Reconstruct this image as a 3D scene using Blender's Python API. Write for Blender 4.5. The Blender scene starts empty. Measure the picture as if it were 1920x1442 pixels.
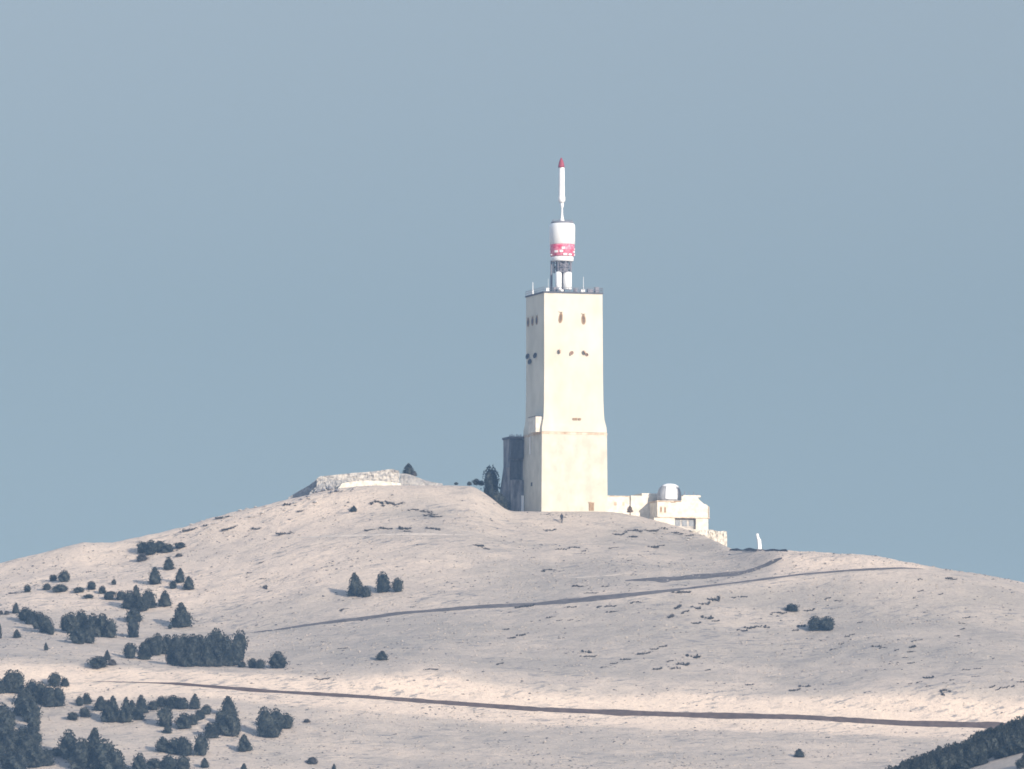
import bpy, math, random
import numpy as np
from mathutils import Vector

R = math.radians
random.seed(7)
rng = np.random.default_rng(11)
S_ = bpy.context.scene
COL = S_.collection

# ------------------------------------------------------------------ camera
F = 20000.0            # focal length in photograph pixels (1920 wide)
E0 = R(4.2)            # camera pitch
cam_d = bpy.data.cameras.new('camera')
cam = bpy.data.objects.new('camera', cam_d)
COL.objects.link(cam)
cam.location = (0, 0, 0)
cam.rotation_euler = (math.pi / 2 + E0, 0, 0)
cam_d.sensor_fit = 'HORIZONTAL'
cam_d.sensor_width = 36.0
cam_d.lens = 36.0 * F / 1920.0
cam_d.clip_start = 1.0
cam_d.clip_end = 30000.0
S_.camera = cam

# ------------------------------------------------------------------ light
SUN_AZ = R(38)         # to the right of straight behind the camera
SUN_EL = R(18)
sdir = Vector((math.sin(SUN_AZ) * math.cos(SUN_EL), -math.cos(SUN_AZ) * math.cos(SUN_EL), math.sin(SUN_EL)))
sun_d = bpy.data.lights.new('sun', 'SUN')
sun_d.energy = 3.0
sun_d.angle = R(0.6)
sun_d.color = (1.0, 0.90, 0.76)
sun = bpy.data.objects.new('sun', sun_d)
COL.objects.link(sun)
sun.rotation_euler = sdir.to_track_quat('Z', 'Y').to_euler()
sun.location = (0, 0, 800)

world = bpy.data.worlds.new('World')
S_.world = world
world.use_nodes = True
wn = world.node_tree
wn.nodes.clear()
sky = wn.nodes.new('ShaderNodeTexSky')
sky.sky_type = 'NISHITA'
sky.sun_disc = False
sky.sun_elevation = SUN_EL
sky.sun_rotation = math.atan2(sdir.x, sdir.y)
sky.altitude = 1500
sky.air_density = 1.0
sky.dust_density = 0.6
sky.ozone_density = 2.0
tint = wn.nodes.new('ShaderNodeMix')
tint.data_type = 'RGBA'
tint.blend_type = 'MULTIPLY'
tint.inputs[0].default_value = 1.0
tint.inputs[7].default_value = (0.86, 0.90, 1.0, 1)
bg = wn.nodes.new('ShaderNodeBackground')
bg.inputs[1].default_value = 0.15
wo = wn.nodes.new('ShaderNodeOutputWorld')
# the grey-blue bank of far murk low in the sky, darker than the sky above it
wtc = wn.nodes.new('ShaderNodeTexCoord')
wsep = wn.nodes.new('ShaderNodeSeparateXYZ')
wr = wn.nodes.new('ShaderNodeValToRGB')
e = wr.color_ramp.elements
e[0].position, e[0].color = 0.0, (0.20, 0.20, 0.25, 1)
e[1].position, e[1].color = 0.45, (2.05, 1.48, 1.08, 1)  # sky above the view lifted and warmed as fill for shaded faces
for p_, c_ in ((0.058, (0.196, 0.186, 0.197, 1)), (0.080, (0.227, 0.203, 0.200, 1)), (0.109, (0.320, 0.256, 0.228, 1)), (0.20, (0.88, 0.67, 0.52, 1))):
    e_ = e.new(p_)
    e_.color = c_
wn.links.new(wtc.outputs['Generated'], wsep.inputs[0])
wn.links.new(wsep.outputs['Z'], wr.inputs[0])
wn.links.new(wr.outputs[0], tint.inputs[7])
wn.links.new(sky.outputs[0], tint.inputs[6])
wn.links.new(tint.outputs[2], bg.inputs[0])
wn.links.new(bg.outputs[0], wo.inputs[0])

S_.view_settings.view_transform = 'Standard'
S_.view_settings.look = 'None'
S_.view_settings.gamma = 1.0
S_.view_settings.exposure = 0.95
S_.cycles.filter_width = 1.7
S_.cycles.max_bounces = 6
S_.cycles.volume_bounces = 1
S_.cycles.use_denoising = True

HAZE_DENSITY = 7.4e-5
HAZE_COLOR = (0.36, 0.62, 1.0, 1)

# ------------------------------------------------------------------ geometry of the view
cosE, sinE = math.cos(E0), math.sin(E0)


def P(px, py, Y):
    v = -(py - 721.0) / F
    d = Y / (cosE - v * sinE)
    return np.array([(px - 960.0) / F * d, Y, d * (sinE + v * cosE)])


def z_of(py, Y):
    v = -(py - 721.0) / F
    return Y / (cosE - v * sinE) * (sinE + v * cosE)


def py_of(z, Y):
    t = z / Y                      # = (sin + v cos)/(cos - v sin)
    v = (t * cosE - sinE) / (cosE + t * sinE)
    return 721.0 - v * F


def px_of(x, py, Y):
    v = -(py - 721.0) / F
    d = Y / (cosE - v * sinE)
    return 960.0 + x * F / d


# ------------------------------------------------------------------ object helpers
def mesh_of(verts, faces, smooth=False, name='m'):
    me = bpy.data.meshes.new(name)
    me.from_pydata([tuple(map(float, v)) for v in verts], [], faces)
    if smooth:
        me.polygons.foreach_set('use_smooth', [True] * len(me.polygons))
    me.update()
    return me


def link(name, me, mat, parent=None):
    o = bpy.data.objects.new(name, me)
    COL.objects.link(o)
    if mat is not None and me is not None and len(me.materials) == 0:
        me.materials.append(mat)
    if parent is not None:
        o.parent = parent
    return o


def tag(o, label=None, cat=None, group=None, kind=None):
    if label:
        o['label'] = label
    if cat:
        o['category'] = cat
    if group:
        o['group'] = group
    if kind:
        o['kind'] = kind
    return o


def empty(name, loc, rz=0.0):
    o = bpy.data.objects.new(name, None)
    COL.objects.link(o)
    o.location = tuple(loc)
    o.rotation_euler = (0, 0, rz)
    return o


class MB:
    def __init__(self):
        self.v, self.f = [], []

    def add(self, vs, fs):
        n = len(self.v)
        self.v += [tuple(map(float, p)) for p in vs]
        self.f += [tuple(i + n for i in f) for f in fs]
        return self

    def box(self, x0, x1, y0, y1, z0, z1):
        return self.frustum((x0, x1, y0, y1), z0, (x0, x1, y0, y1), z1)

    def frustum(self, a, za, b, zb):
        vs = [(a[0], a[2], za), (a[1], a[2], za), (a[1], a[3], za), (a[0], a[3], za),
              (b[0], b[2], zb), (b[1], b[2], zb), (b[1], b[3], zb), (b[0], b[3], zb)]
        return self.add(vs, [(3, 2, 1, 0), (4, 5, 6, 7), (0, 1, 5, 4), (1, 2, 6, 5), (2, 3, 7, 6), (3, 0, 4, 7)])

    def rings(self, secs, cap=True):
        """secs: list of (list of points); all the same length"""
        k = len(secs[0])
        n = len(self.v)
        for s in secs:
            self.v += [tuple(map(float, p)) for p in s]
        for i in range(len(secs) - 1):
            for j in range(k):
                a = n + i * k + j
                b = n + i * k + (j + 1) % k
                self.f.append((a, b, b + k, a + k))
        if cap:
            self.f.append(tuple(n + j for j in range(k))[::-1])
            self.f.append(tuple(n + (len(secs) - 1) * k + j for j in range(k)))
        return self

    def lathe(self, prof, c=(0, 0), seg=24):
        secs = []
        for r, z in prof:
            secs.append([(c[0] + r * math.cos(2 * math.pi * j / seg), c[1] + r * math.sin(2 * math.pi * j / seg), z) for j in range(seg)])
        return self.rings(secs)

    def tube(self, a, b, r, r2=None, seg=8):
        a, b = Vector(a), Vector(b)
        r2 = r if r2 is None else r2
        w = (b - a).normalized()
        u = w.orthogonal().normalized()
        t = w.cross(u)
        secs = []
        for p, q in ((a, r), (b, r2)):
            secs.append([p + q * (math.cos(2 * math.pi * j / seg) * u + math.sin(2 * math.pi * j / seg) * t) for j in range(seg)])
        return self.rings(secs)

    def prism_xz(self, pts, y0, y1):
        """outline in x,z (counter-clockwise seen from -y), extruded along y"""
        return self.rings([[(p[0], y0, p[1]) for p in pts], [(p[0], y1, p[1]) for p in pts]])

    def build(self, name, mat, parent=None, smooth=False):
        return link(name, mesh_of(self.v, self.f, smooth, name), mat, parent)


def vnoise(x, y, seed=0):
    """smooth value noise on arrays, about -1..1"""
    xi, yi = np.floor(x).astype(np.int64), np.floor(y).astype(np.int64)
    xf, yf = x - xi, y - yi
    u, v = xf * xf * (3 - 2 * xf), yf * yf * (3 - 2 * yf)

    def h(i, j):
        n = (i * 374761393 + j * 668265263 + seed * 974634777) & 0xFFFFFFFF
        n = ((n ^ (n >> 13)) * 1274126177) & 0xFFFFFFFF
        n = n ^ (n >> 16)
        return (n & 0xFFFF) / 32767.5 - 1.0
    a, b = h(xi, yi), h(xi + 1, yi)
    c, d = h(xi, yi + 1), h(xi + 1, yi + 1)
    return (a * (1 - u) + b * u) * (1 - v) + (c * (1 - u) + d * u) * v


# ------------------------------------------------------------------ materials
def new_mat(name, rough=0.9, spec=0.2):
    m = bpy.data.materials.new(name)
    m.use_nodes = True
    b = m.node_tree.nodes['Principled BSDF']
    b.inputs['Roughness'].default_value = rough
    b.inputs['Specular IOR Level'].default_value = spec
    return m, m.node_tree, b


def ramp(nt, stops):
    r = nt.nodes.new('ShaderNodeValToRGB')
    el = r.color_ramp.elements
    el[0].position, el[0].color = stops[0][0], (*stops[0][1], 1)
    el[1].position, el[1].color = stops[-1][0], (*stops[-1][1], 1)
    for p, c in stops[1:-1]:
        e = el.new(p)
        e.color = (*c, 1)
    return r


def noise(nt, scale, detail=4, rough=0.6, vec=None, stretch=None):
    n = nt.nodes.new('ShaderNodeTexNoise')
    n.inputs['Scale'].default_value = scale
    n.inputs['Detail'].default_value = detail
    n.inputs['Roughness'].default_value = rough
    if vec is not None:
        if stretch:
            mp = nt.nodes.new('ShaderNodeMapping')
            mp.inputs['Scale'].default_value = stretch
            nt.links.new(vec, mp.inputs[0])
            vec = mp.outputs[0]
        nt.links.new(vec, n.inputs['Vector'])
    return n


def mixc(nt, fac, a, b, blend='MIX'):
    m = nt.nodes.new('ShaderNodeMix')
    m.data_type = 'RGBA'
    m.blend_type = blend
    for s, v in ((0, fac), (6, a), (7, b)):
        if isinstance(v, (int, float)):
            m.inputs[s].default_value = v
        elif isinstance(v, tuple):
            m.inputs[s].default_value = (*v, 1)
        else:
            nt.links.new(v, m.inputs[s])
    return m.outputs[2]


def bump(nt, b, h, strength, dist):
    n = nt.nodes.new('ShaderNodeBump')
    n.inputs['Strength'].default_value = strength
    n.inputs['Distance'].default_value = dist
    nt.links.new(h, n.inputs['Height'])
    nt.links.new(n.outputs[0], b.inputs['Normal'])


def simple(name, c1, c2, scale=1.5, rough=0.85, spec=0.2, stretch=None, bmp=0.0, lo=0.35, hi=0.65, detail=5):
    m, nt, b = new_mat(name, rough, spec)
    tc = nt.nodes.new('ShaderNodeTexCoord')
    n = noise(nt, scale, detail, 0.6, tc.outputs['Object'], stretch)
    r = ramp(nt, [(lo, c1), (hi, c2)])
    nt.links.new(n.outputs['Fac'], r.inputs[0])
    nt.links.new(r.outputs[0], b.inputs['Base Color'])
    if bmp:
        bump(nt, b, n.outputs['Fac'], 0.6, bmp)
    return m


def ground_material():
    m, nt, b = new_mat('limestone scree', 0.95, 0.1)
    tc = nt.nodes.new('ShaderNodeTexCoord')
    o = tc.outputs['Object']
    big = noise(nt, 0.045, 5, 0.62, o, (1.0, 1.6, 1.0))
    mid = noise(nt, 0.30, 6, 0.72, o, (0.55, 1.0, 1.0))
    fin = noise(nt, 2.1, 5, 0.8, o, (0.7, 1.0, 1.0))
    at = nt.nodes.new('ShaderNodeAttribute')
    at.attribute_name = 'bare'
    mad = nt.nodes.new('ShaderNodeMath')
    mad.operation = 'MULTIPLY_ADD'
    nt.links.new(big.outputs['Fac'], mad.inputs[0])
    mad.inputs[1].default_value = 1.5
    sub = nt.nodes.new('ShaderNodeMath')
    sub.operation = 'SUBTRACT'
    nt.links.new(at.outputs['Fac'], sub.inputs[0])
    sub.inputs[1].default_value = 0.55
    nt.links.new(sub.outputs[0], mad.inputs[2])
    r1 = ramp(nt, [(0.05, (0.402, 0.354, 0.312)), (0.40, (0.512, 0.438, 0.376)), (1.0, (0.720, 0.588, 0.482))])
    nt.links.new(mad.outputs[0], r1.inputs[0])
    r2 = ramp(nt, [(0.28, (0.70, 0.72, 0.75)), (0.42, (0.94, 0.94, 0.95)), (0.70, (1.05, 1.045, 1.03))])
    nt.links.new(mid.outputs['Fac'], r2.inputs[0])
    r3 = ramp(nt, [(0.28, (0.60, 0.60, 0.62)), (0.44, (0.94, 0.94, 0.94)), (0.72, (1.15, 1.14, 1.12))])
    nt.links.new(fin.outputs['Fac'], r3.inputs[0])
    c = mixc(nt, 1.0, r1.outputs[0], r2.outputs[0], 'MULTIPLY')
    c = mixc(nt, 1.0, c, r3.outputs[0], 'MULTIPLY')
    # thin dark threads of heather and stone edges, drawn out along the slope, in drifts
    mpv = nt.nodes.new('ShaderNodeMapping')
    mpv.inputs['Rotation'].default_value = (0, 0, -0.45)
    nt.links.new(o, mpv.inputs[0])
    st = noise(nt, 0.9, 4, 0.7, mpv.outputs[0], (0.30, 1.3, 1.0))
    rs = ramp(nt, [(0.535, (0, 0, 0)), (0.62, (1, 1, 1))])
    nt.links.new(st.outputs['Fac'], rs.inputs[0])
    dr = noise(nt, 0.07, 4, 0.65, o, (0.7, 1.2, 1.0))
    rd = ramp(nt, [(0.44, (0.08, 0.08, 0.08)), (0.58, (0.80, 0.80, 0.80))])
    nt.links.new(dr.outputs['Fac'], rd.inputs[0])
    k = mixc(nt, 1.0, rs.outputs[0], rd.outputs[0], 'MULTIPLY')
    c = mixc(nt, k, c, (0.20, 0.195, 0.20))
    nt.links.new(c, b.inputs['Base Color'])
    bump(nt, b, fin.outputs['Fac'], 1.0, 0.30)
    return m


M_GROUND = ground_material()
M_PALE = simple('trodden pale scree', (0.46, 0.395, 0.340), (0.60, 0.51, 0.43), 1.2, 0.95)
M_ROAD = simple('worn asphalt track', (0.070, 0.050, 0.045), (0.115, 0.083, 0.073), 0.8, 0.9)
M_TRACKGREY = simple('grey asphalt', (0.085, 0.076, 0.078), (0.150, 0.132, 0.128), 0.8, 0.9)
M_TOWER = simple('cream rendered concrete', (0.54, 0.50, 0.41), (0.66, 0.61, 0.505), 0.28, 0.85, 0.2, (1.0, 1.0, 0.55), 0.01)
M_PLINTH = simple('weathered rendered concrete', (0.50, 0.462, 0.378), (0.63, 0.58, 0.480), 0.5, 0.9, 0.2, (1.0, 1.0, 0.7), 0.01)
M_STAIN = simple('rust stained ledge', (0.42, 0.30, 0.20), (0.68, 0.58, 0.46), 1.1, 0.9, 0.1, (1.0, 1.0, 0.3))
M_WHITE = simple('white painted metal', (0.76, 0.76, 0.76), (0.83, 0.82, 0.81), 3.0, 0.45, 0.4)
M_RED = simple('faded signal red paint', (0.52, 0.035, 0.10), (0.80, 0.30, 0.38), 1.8, 0.5, 0.4)
M_DKRED = simple('dark red paint', (0.22, 0.035, 0.055), (0.34, 0.055, 0.085), 3.0, 0.55, 0.3)
M_STEEL = simple('blue grey steel', (0.14, 0.14, 0.17), (0.23, 0.22, 0.25), 2.5, 0.6, 0.4)
M_DARK = simple('dark slate cladding', (0.045, 0.050, 0.065), (0.085, 0.09, 0.105), 1.6, 0.7, 0.3, (1, 1, 0.4))
M_ROOF = simple('dark roofing', (0.07, 0.075, 0.09), (0.12, 0.12, 0.14), 2.0, 0.8)
M_DKWALL = simple('dark grey rock and shaded wall', (0.10, 0.10, 0.115), (0.30, 0.285, 0.29), 0.9, 0.9, 0.1, (1.3, 1.3, 0.3), 0.02)
M_BRONZE = simple('brown louvre', (0.24, 0.15, 0.085), (0.36, 0.24, 0.15), 3.0, 0.7)
M_HOUSE = simple('cream plaster', (0.56, 0.505, 0.42), (0.76, 0.70, 0.60), 1.2, 0.85, 0.2, None, 0.03)
M_GLASS = simple('dull window glass', (0.14, 0.155, 0.18), (0.24, 0.25, 0.27), 3.0, 0.25, 0.5)
M_STONE = simple('rubble stone masonry', (0.26, 0.25, 0.25), (0.55, 0.50, 0.44), 0.8, 0.95, 0.1, (1, 1, 2.2), 0.05, 0.36, 0.60, 6)
M_ROCK = simple('grey rock and haze tone', (0.22, 0.215, 0.22), (0.42, 0.395, 0.37), 0.9, 0.95, 0.1, (1, 1, 2.0), 0.08)
M_BROWN = simple('dry brown scrub', (0.11, 0.075, 0.05), (0.20, 0.14, 0.10), 3.0, 0.9)
M_BARK = simple('grey brown bark', (0.07, 0.055, 0.045), (0.12, 0.10, 0.08), 4.0, 0.95)
M_COAT = simple('dark coat cloth', (0.03, 0.03, 0.04), (0.05, 0.05, 0.06), 6.0, 0.95)
M_SKIN = simple('skin', (0.45, 0.28, 0.20), (0.5, 0.32, 0.24), 6.0, 0.6)


def foliage_mat(name, c1, c2):
    m, nt, b = new_mat(name, 0.8, 0.15)
    tc = nt.nodes.new('ShaderNodeTexCoord')
    n = noise(nt, 3.5, 3, 0.6, tc.outputs['Object'])
    r = ramp(nt, [(0.35, c1), (0.68, c2)])
    nt.links.new(n.outputs['Fac'], r.inputs[0])
    oi = nt.nodes.new('ShaderNodeObjectInfo')
    rr = ramp(nt, [(0.0, (0.80, 0.82, 0.85)), (1.0, (1.18, 1.14, 1.08))])
    nt.links.new(oi.outputs['Random'], rr.inputs[0])
    nt.links.new(mixc(nt, 1.0, r.outputs[0], rr.outputs[0], 'MULTIPLY'), b.inputs['Base Color'])
    return m


M_PINE = foliage_mat('dark pine needles', (0.010, 0.016, 0.019), (0.064, 0.070, 0.064))
M_JUNIPER = foliage_mat('dark juniper scrub', (0.045, 0.045, 0.050), (0.095, 0.088, 0.086))

# ------------------------------------------------------------------ terrain
def curve(pts):
    xs = np.array([p[0] for p in pts], float)
    ys = np.array([p[1] for p in pts], float)
    return lambda x: np.interp(x, xs, ys)


def smooth_curve(pts, w=14):
    """interpolated polyline, then softened"""
    base = curve(pts)
    gx = np.arange(-3000, 5001, 4.0)
    gy = base(gx)
    k = np.exp(-0.5 * (np.arange(-40, 41) * 4.0 / w) ** 2)
    k /= k.sum()
    gp = np.convolve(np.pad(gy, 40, mode='edge'), k, mode='valid')
    return lambda x: np.interp(x, gx, gp)


Ssky = smooth_curve([(-3000, 1500), (-1200, 1300), (-500, 1190), (0, 1055), (60, 1038), (150, 1017), (220, 1013), (300, 995), (350, 983),
                     (400, 966), (500, 941), (560, 927), (600, 919), (640, 912), (700, 909), (750, 908), (888, 908), (912, 925), (950, 954),
                     (962, 957), (1140, 957), (1180, 962), (1220, 970), (1265, 982), (1305, 992), (1345, 1012), (1372, 1029), (1470, 1029),
                     (1500, 1031), (1600, 1038), (1650, 1044), (1700, 1056), (1750, 1068), (1850, 1080), (1920, 1094), (2400, 1190),
                     (3400, 1400), (5000, 1700)], 7)
Ssoft = smooth_curve([(float(a), float(Ssky(a))) for a in range(-1200, 3400, 20)], 75)
R2c = smooth_curve([(-3000, 1700), (-500, 1290), (0, 1175), (250, 1185), (380, 1190), (455, 1188), (600, 1169), (750, 1150), (900, 1138), (1000, 1133),
                    (1150, 1118), (1300, 1102), (1400, 1090), (1500, 1077), (1600, 1069), (1700, 1065), (1780, 1073), (1850, 1087),
                    (1920, 1102), (2400, 1220), (3400, 1450), (5000, 1750)], 16)
Lc = smooth_curve([(-3000, 1750), (-500, 1330), (0, 1238), (250, 1246), (450, 1260), (600, 1266), (780, 1258), (900, 1270), (1050, 1288), (1200, 1300),
                   (1500, 1303), (1700, 1292), (1920, 1290), (2400, 1370), (3400, 1560), (5000, 1850)], 22)
R1c = smooth_curve([(-3000, 1760), (-500, 1360), (0, 1268), (150, 1276), (300, 1281), (400, 1285), (500, 1294), (700, 1308), (850, 1319), (1000, 1329),
                    (1150, 1336), (1300, 1340), (1500, 1345), (1600, 1351), (1700, 1357), (1860, 1361), (1920, 1361), (2400, 1420),
                    (3400, 1620), (5000, 1900)], 14)
YS = smooth_curve([(-3000, 1985), (1330, 1985), (1450, 1944), (1700, 1940), (2100, 1948), (5000, 1960)], 40)
Y2 = smooth_curve([(-3000, 1912), (1200, 1912), (1500, 1926), (1700, 1928), (5000, 1930)], 40)
YR1, YL = 1849.0, 1855.0


def ridge_py(px):
    return np.where(px > 1500, np.maximum(1436 - (px - 1775) * 0.38, 1240), 2000)


def H(x, Y):
    """height of the ground at world x, Y (arrays)"""
    x = np.asarray(x, float)
    Y = np.asarray(Y, float)
    Ys_ = np.maximum(Y, 900.0)
    px = px_of(x, 1200.0, Ys_)
    yS, y2 = YS(px), Y2(px)
    s, r2, l, r1 = Ssky(px), R2c(px), Lc(px), R1c(px)
    ym = (y2 + yS) * 0.5
    ssoft = Ssoft(px)
    m = 0.53 * r2 + 0.47 * ssoft
    bot = r1 * 0.35 + 1472 * 0.65 + 12
    k = [(np.full_like(px, 1795.0), bot + 30), (np.full_like(px, 1843.0), r1 + 25), (np.full_like(px, YR1), r1), (np.full_like(px, YL), l),
         (y2 - 22, 0.42 * l + 0.58 * r2), (y2, r2), (ym, m), (yS - 9, 0.22 * r2 + 0.78 * ssoft + 0.22 * (s - ssoft)), (yS, s)]
    zk = [z_of(p, yy) for yy, p in k]
    z = zk[0] - (1795.0 - Ys_) * 0.30
    for i in range(len(k) - 1):
        a, b = k[i][0], k[i + 1][0]
        t = np.clip((Ys_ - a) / (b - a), 0, 1)
        z = np.where(Ys_ >= a, zk[i] + (zk[i + 1] - zk[i]) * t, z)
    # behind the crest: a short flat top, then down
    plate = np.where((px > 560) & (px < 1400), 34.0, 5.0)
    beh = np.maximum(Ys_ - yS - plate, 0)
    zb = zk[-1] - 0.02 * np.minimum(Ys_ - yS, plate) - 0.30 * beh
    zb = np.maximum(zb, -20 + 0 * zb)
    z = np.where(Ys_ > yS, zb, z)
    # valley in front
    zv = -14.0 + 0 * z
    near = np.clip((600 - Y) / 600.0, 0, 1)
    zv = zv * (1 - near) - 2.0 * near
    z = np.maximum(z, zv)
    # nearer spur at the lower right
    cr = z_of(ridge_py(px), 1500.0)
    sp = cr - np.where(Ys_ < 1500, np.minimum(1500 - Ys_, 130) * 0.22 + np.maximum(1370 - Ys_, 0) * 0.30, (Ys_ - 1500) * 0.45)
    sp = np.where(px > 1500, sp, -100)
    z = np.maximum(z, np.minimum(sp, 150.0))
    return z


def blurY(a, ax, sig):
    n = int(3 * sig)
    k = np.exp(-0.5 * (np.arange(-n, n + 1) / sig) ** 2)
    k /= k.sum()
    pad = [(0, 0), (0, 0)]
    pad[ax] = (n, n)
    ap = np.pad(a, pad, mode='edge')
    out = np.zeros_like(a)
    for i, w in enumerate(k):
        sl = [slice(None), slice(None)]
        sl[ax] = slice(i, i + a.shape[ax])
        out += w * ap[tuple(sl)]
    return out


step = 0.45
fx = np.arange(-112, 112.01, step)
fy = np.arange(1786, 2030.01, step)
out = np.array([1.5, 4, 9, 18, 35, 65, 120, 220, 400, 700, 1200, 2000, 3200, 5000])
xs = np.concatenate([-112 - out[::-1], fx, 112 + out])
ys = np.concatenate([np.array([-2500, -1500, -800, -400, -150, 0, 150, 300, 450, 600, 800, 1000, 1200, 1320]), np.arange(1380, 1560, 3.0),
                     np.arange(1560, 1786, 8.0), fy, 2030 + np.array([3, 8, 16, 30, 60, 110, 200, 400, 800, 1500, 2800, 5000])])
X, Y = np.meshgrid(xs, ys)
Z = H(X, Y)
i0, j0 = int(np.searchsorted(ys, fy[0])), int(np.searchsorted(xs, fx[0]))
sub = (slice(i0, i0 + len(fy)), slice(j0, j0 + len(fx)))
Zf = blurY(Z[sub], 0, 4.0)
Xf, Yf = X[sub], Y[sub]
pxf = px_of(Xf, 1200.0, Yf)
# roughness, calmer beside the roads and on the tower's platform
def near_curve(yc, w):
    return np.exp(-((Yf - yc) / w) ** 2)
calm = 1 - 0.8 * np.maximum(near_curve(YR1, 2.5), near_curve(Y2(pxf), 3.0)) 
calm *= 1 - 0.8 * np.exp(-((pxf - 1060) / 110) ** 4) * (Yf > 1974)
nz = 0.42 * vnoise(Xf / 26, Yf / 34, 1) + 0.20 * vnoise(Xf / 9, Yf / 12, 2) + 0.13 * vnoise(Xf / 4, Yf / 4.5, 3) + 0.085 * vnoise(Xf / 1.7, Yf / 1.7, 4) + 0.045 * vnoise(Xf / 0.9, Yf / 0.9, 5)
edge = np.clip((112 - abs(Xf)) / 6, 0, 1) * np.clip((Yf - 1786) / 6, 0, 1) * np.clip((2030 - Yf) / 6, 0, 1)
Z[sub] = Z[sub] * (1 - edge) + Zf * edge + nz * calm * edge
ZG, XG, YG = Z, xs, ys
# pale scree with the banks' sunlit brightness painted in, against greyer weathered slope
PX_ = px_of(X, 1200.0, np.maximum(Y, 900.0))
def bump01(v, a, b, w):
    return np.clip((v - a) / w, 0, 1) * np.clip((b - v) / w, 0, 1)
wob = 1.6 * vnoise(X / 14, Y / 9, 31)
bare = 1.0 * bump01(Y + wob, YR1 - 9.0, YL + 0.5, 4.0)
bare = np.maximum(bare, 0.95 * bump01(Y + wob * 0.3, Y2(PX_) + 0.5, YS(PX_) + 20, 1.5) * np.clip((PX_ - 1430) / 60, 0, 1) * np.clip((1760 - PX_) / 60, 0, 1))  # right bank's sunlit slope, put in as paler colour
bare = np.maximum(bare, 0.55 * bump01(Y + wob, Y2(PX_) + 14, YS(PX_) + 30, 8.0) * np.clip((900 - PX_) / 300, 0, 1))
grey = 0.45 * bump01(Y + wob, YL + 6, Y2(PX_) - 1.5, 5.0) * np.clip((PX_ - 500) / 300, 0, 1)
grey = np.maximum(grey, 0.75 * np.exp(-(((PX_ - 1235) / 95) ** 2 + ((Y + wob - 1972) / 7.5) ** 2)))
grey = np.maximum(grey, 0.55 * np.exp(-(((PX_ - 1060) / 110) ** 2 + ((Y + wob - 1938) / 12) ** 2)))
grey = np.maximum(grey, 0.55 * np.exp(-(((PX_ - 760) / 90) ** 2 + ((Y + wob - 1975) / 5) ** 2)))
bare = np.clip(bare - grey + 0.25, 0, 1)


def ground_z(x, y):
    j = np.clip(np.searchsorted(XG, x) - 1, 0, len(XG) - 2)
    i = np.clip(np.searchsorted(YG, y) - 1, 0, len(YG) - 2)
    tx = (x - XG[j]) / (XG[j + 1] - XG[j])
    ty = (y - YG[i]) / (YG[i + 1] - YG[i])
    return (ZG[i, j] * (1 - tx) + ZG[i, j + 1] * tx) * (1 - ty) + (ZG[i + 1, j] * (1 - tx) + ZG[i + 1, j + 1] * tx) * ty


_Yw = np.arange(1786.0, 2012.0, 0.5)


def on_ground(px, py, lo=1786.0):
    """first visible point of the slope at that place"""
    Yw = _Yw[_Yw >= lo]
    d = Yw / cosE
    x = (px - 960) / F * d
    z = ground_z(x, Yw)
    pp = py_of(z, Yw)
    idx = np.nonzero(pp <= py)[0]
    i = int(idx[0]) if len(idx) else int(np.argmin(pp))
    if i > 0 and len(idx):
        t = (pp[i - 1] - py) / max(pp[i - 1] - pp[i], 1e-6)
        t = min(max(t, 0), 1)
        yy = Yw[i - 1] + t * 0.5
    else:
        yy = Yw[i]
    xx = (px - 960) / F * yy / cosE
    return Vector((xx, yy, float(ground_z(xx, yy))))


ny, nx = Z.shape
verts = np.stack([X, Y, Z], -1).reshape(-1, 3)
ii, jj = np.meshgrid(np.arange(ny - 1), np.arange(nx - 1), indexing='ij')
q = (ii * nx + jj).ravel()
faces = np.stack([q, q + 1, q + nx + 1, q + nx], -1)
me = bpy.data.meshes.new('mountain')
me.vertices.add(len(verts))
me.vertices.foreach_set('co', verts.ravel())
me.loops.add(faces.size)
me.loops.foreach_set('vertex_index', faces.ravel())
me.polygons.add(len(faces))
me.polygons.foreach_set('loop_start', np.arange(0, faces.size, 4))
me.polygons.foreach_set('loop_total', np.full(len(faces), 4))
me.polygons.foreach_set('use_smooth', np.ones(len(faces), bool))
me.update()
me.validate()
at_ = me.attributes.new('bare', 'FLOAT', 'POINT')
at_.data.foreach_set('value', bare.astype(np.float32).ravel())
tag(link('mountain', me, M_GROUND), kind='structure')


# ------------------------------------------------------------------ roads and tracks (sheets that follow the slope)
def ribbon(name, pts, mat, wscale=1.0, label=None, lift=0.03):
    """pts: (px, py, half width in metres measured down the slope)"""
    a = np.array(pts, float)
    n = int((a[-1, 0] - a[0, 0]) / 4)
    t = np.linspace(a[0, 0], a[-1, 0], n)
    k = np.exp(-0.5 * (np.arange(-5, 6) / 2.0) ** 2)
    k /= k.sum()
    pyv = np.convolve(np.pad(np.interp(t, a[:, 0], a[:, 1]), 5, mode='edge'), k, mode='valid')
    wv = np.interp(t, a[:, 0], a[:, 2])
    mid = [on_ground(x, y) for x, y in zip(t, pyv)]
    my = np.array([m.y for m in mid])
    my = np.convolve(np.pad(my, 5, mode='edge'), k, mode='valid')
    vs, fs = [], []
    S = 6
    for i in range(n):
        w = wscale * wv[i] * (1 + 0.22 * float(vnoise(np.array([i * 0.23]), np.array([3.3]), 9)[0]))
        for s in range(S + 1):
            yy = my[i] - w + 2 * w * s / S
            xx = mid[i].x
            vs.append((xx, yy, float(ground_z(xx, yy)) + lift))
    for i in range(n - 1):
        for s in range(S):
            b = i * (S + 1) + s
            fs.append((b, b + S + 1, b + S + 2, b + 1))
    o = link(name, mesh_of(vs, fs, True, name), mat)
    return tag(o, label, None, None, 'structure')


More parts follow.
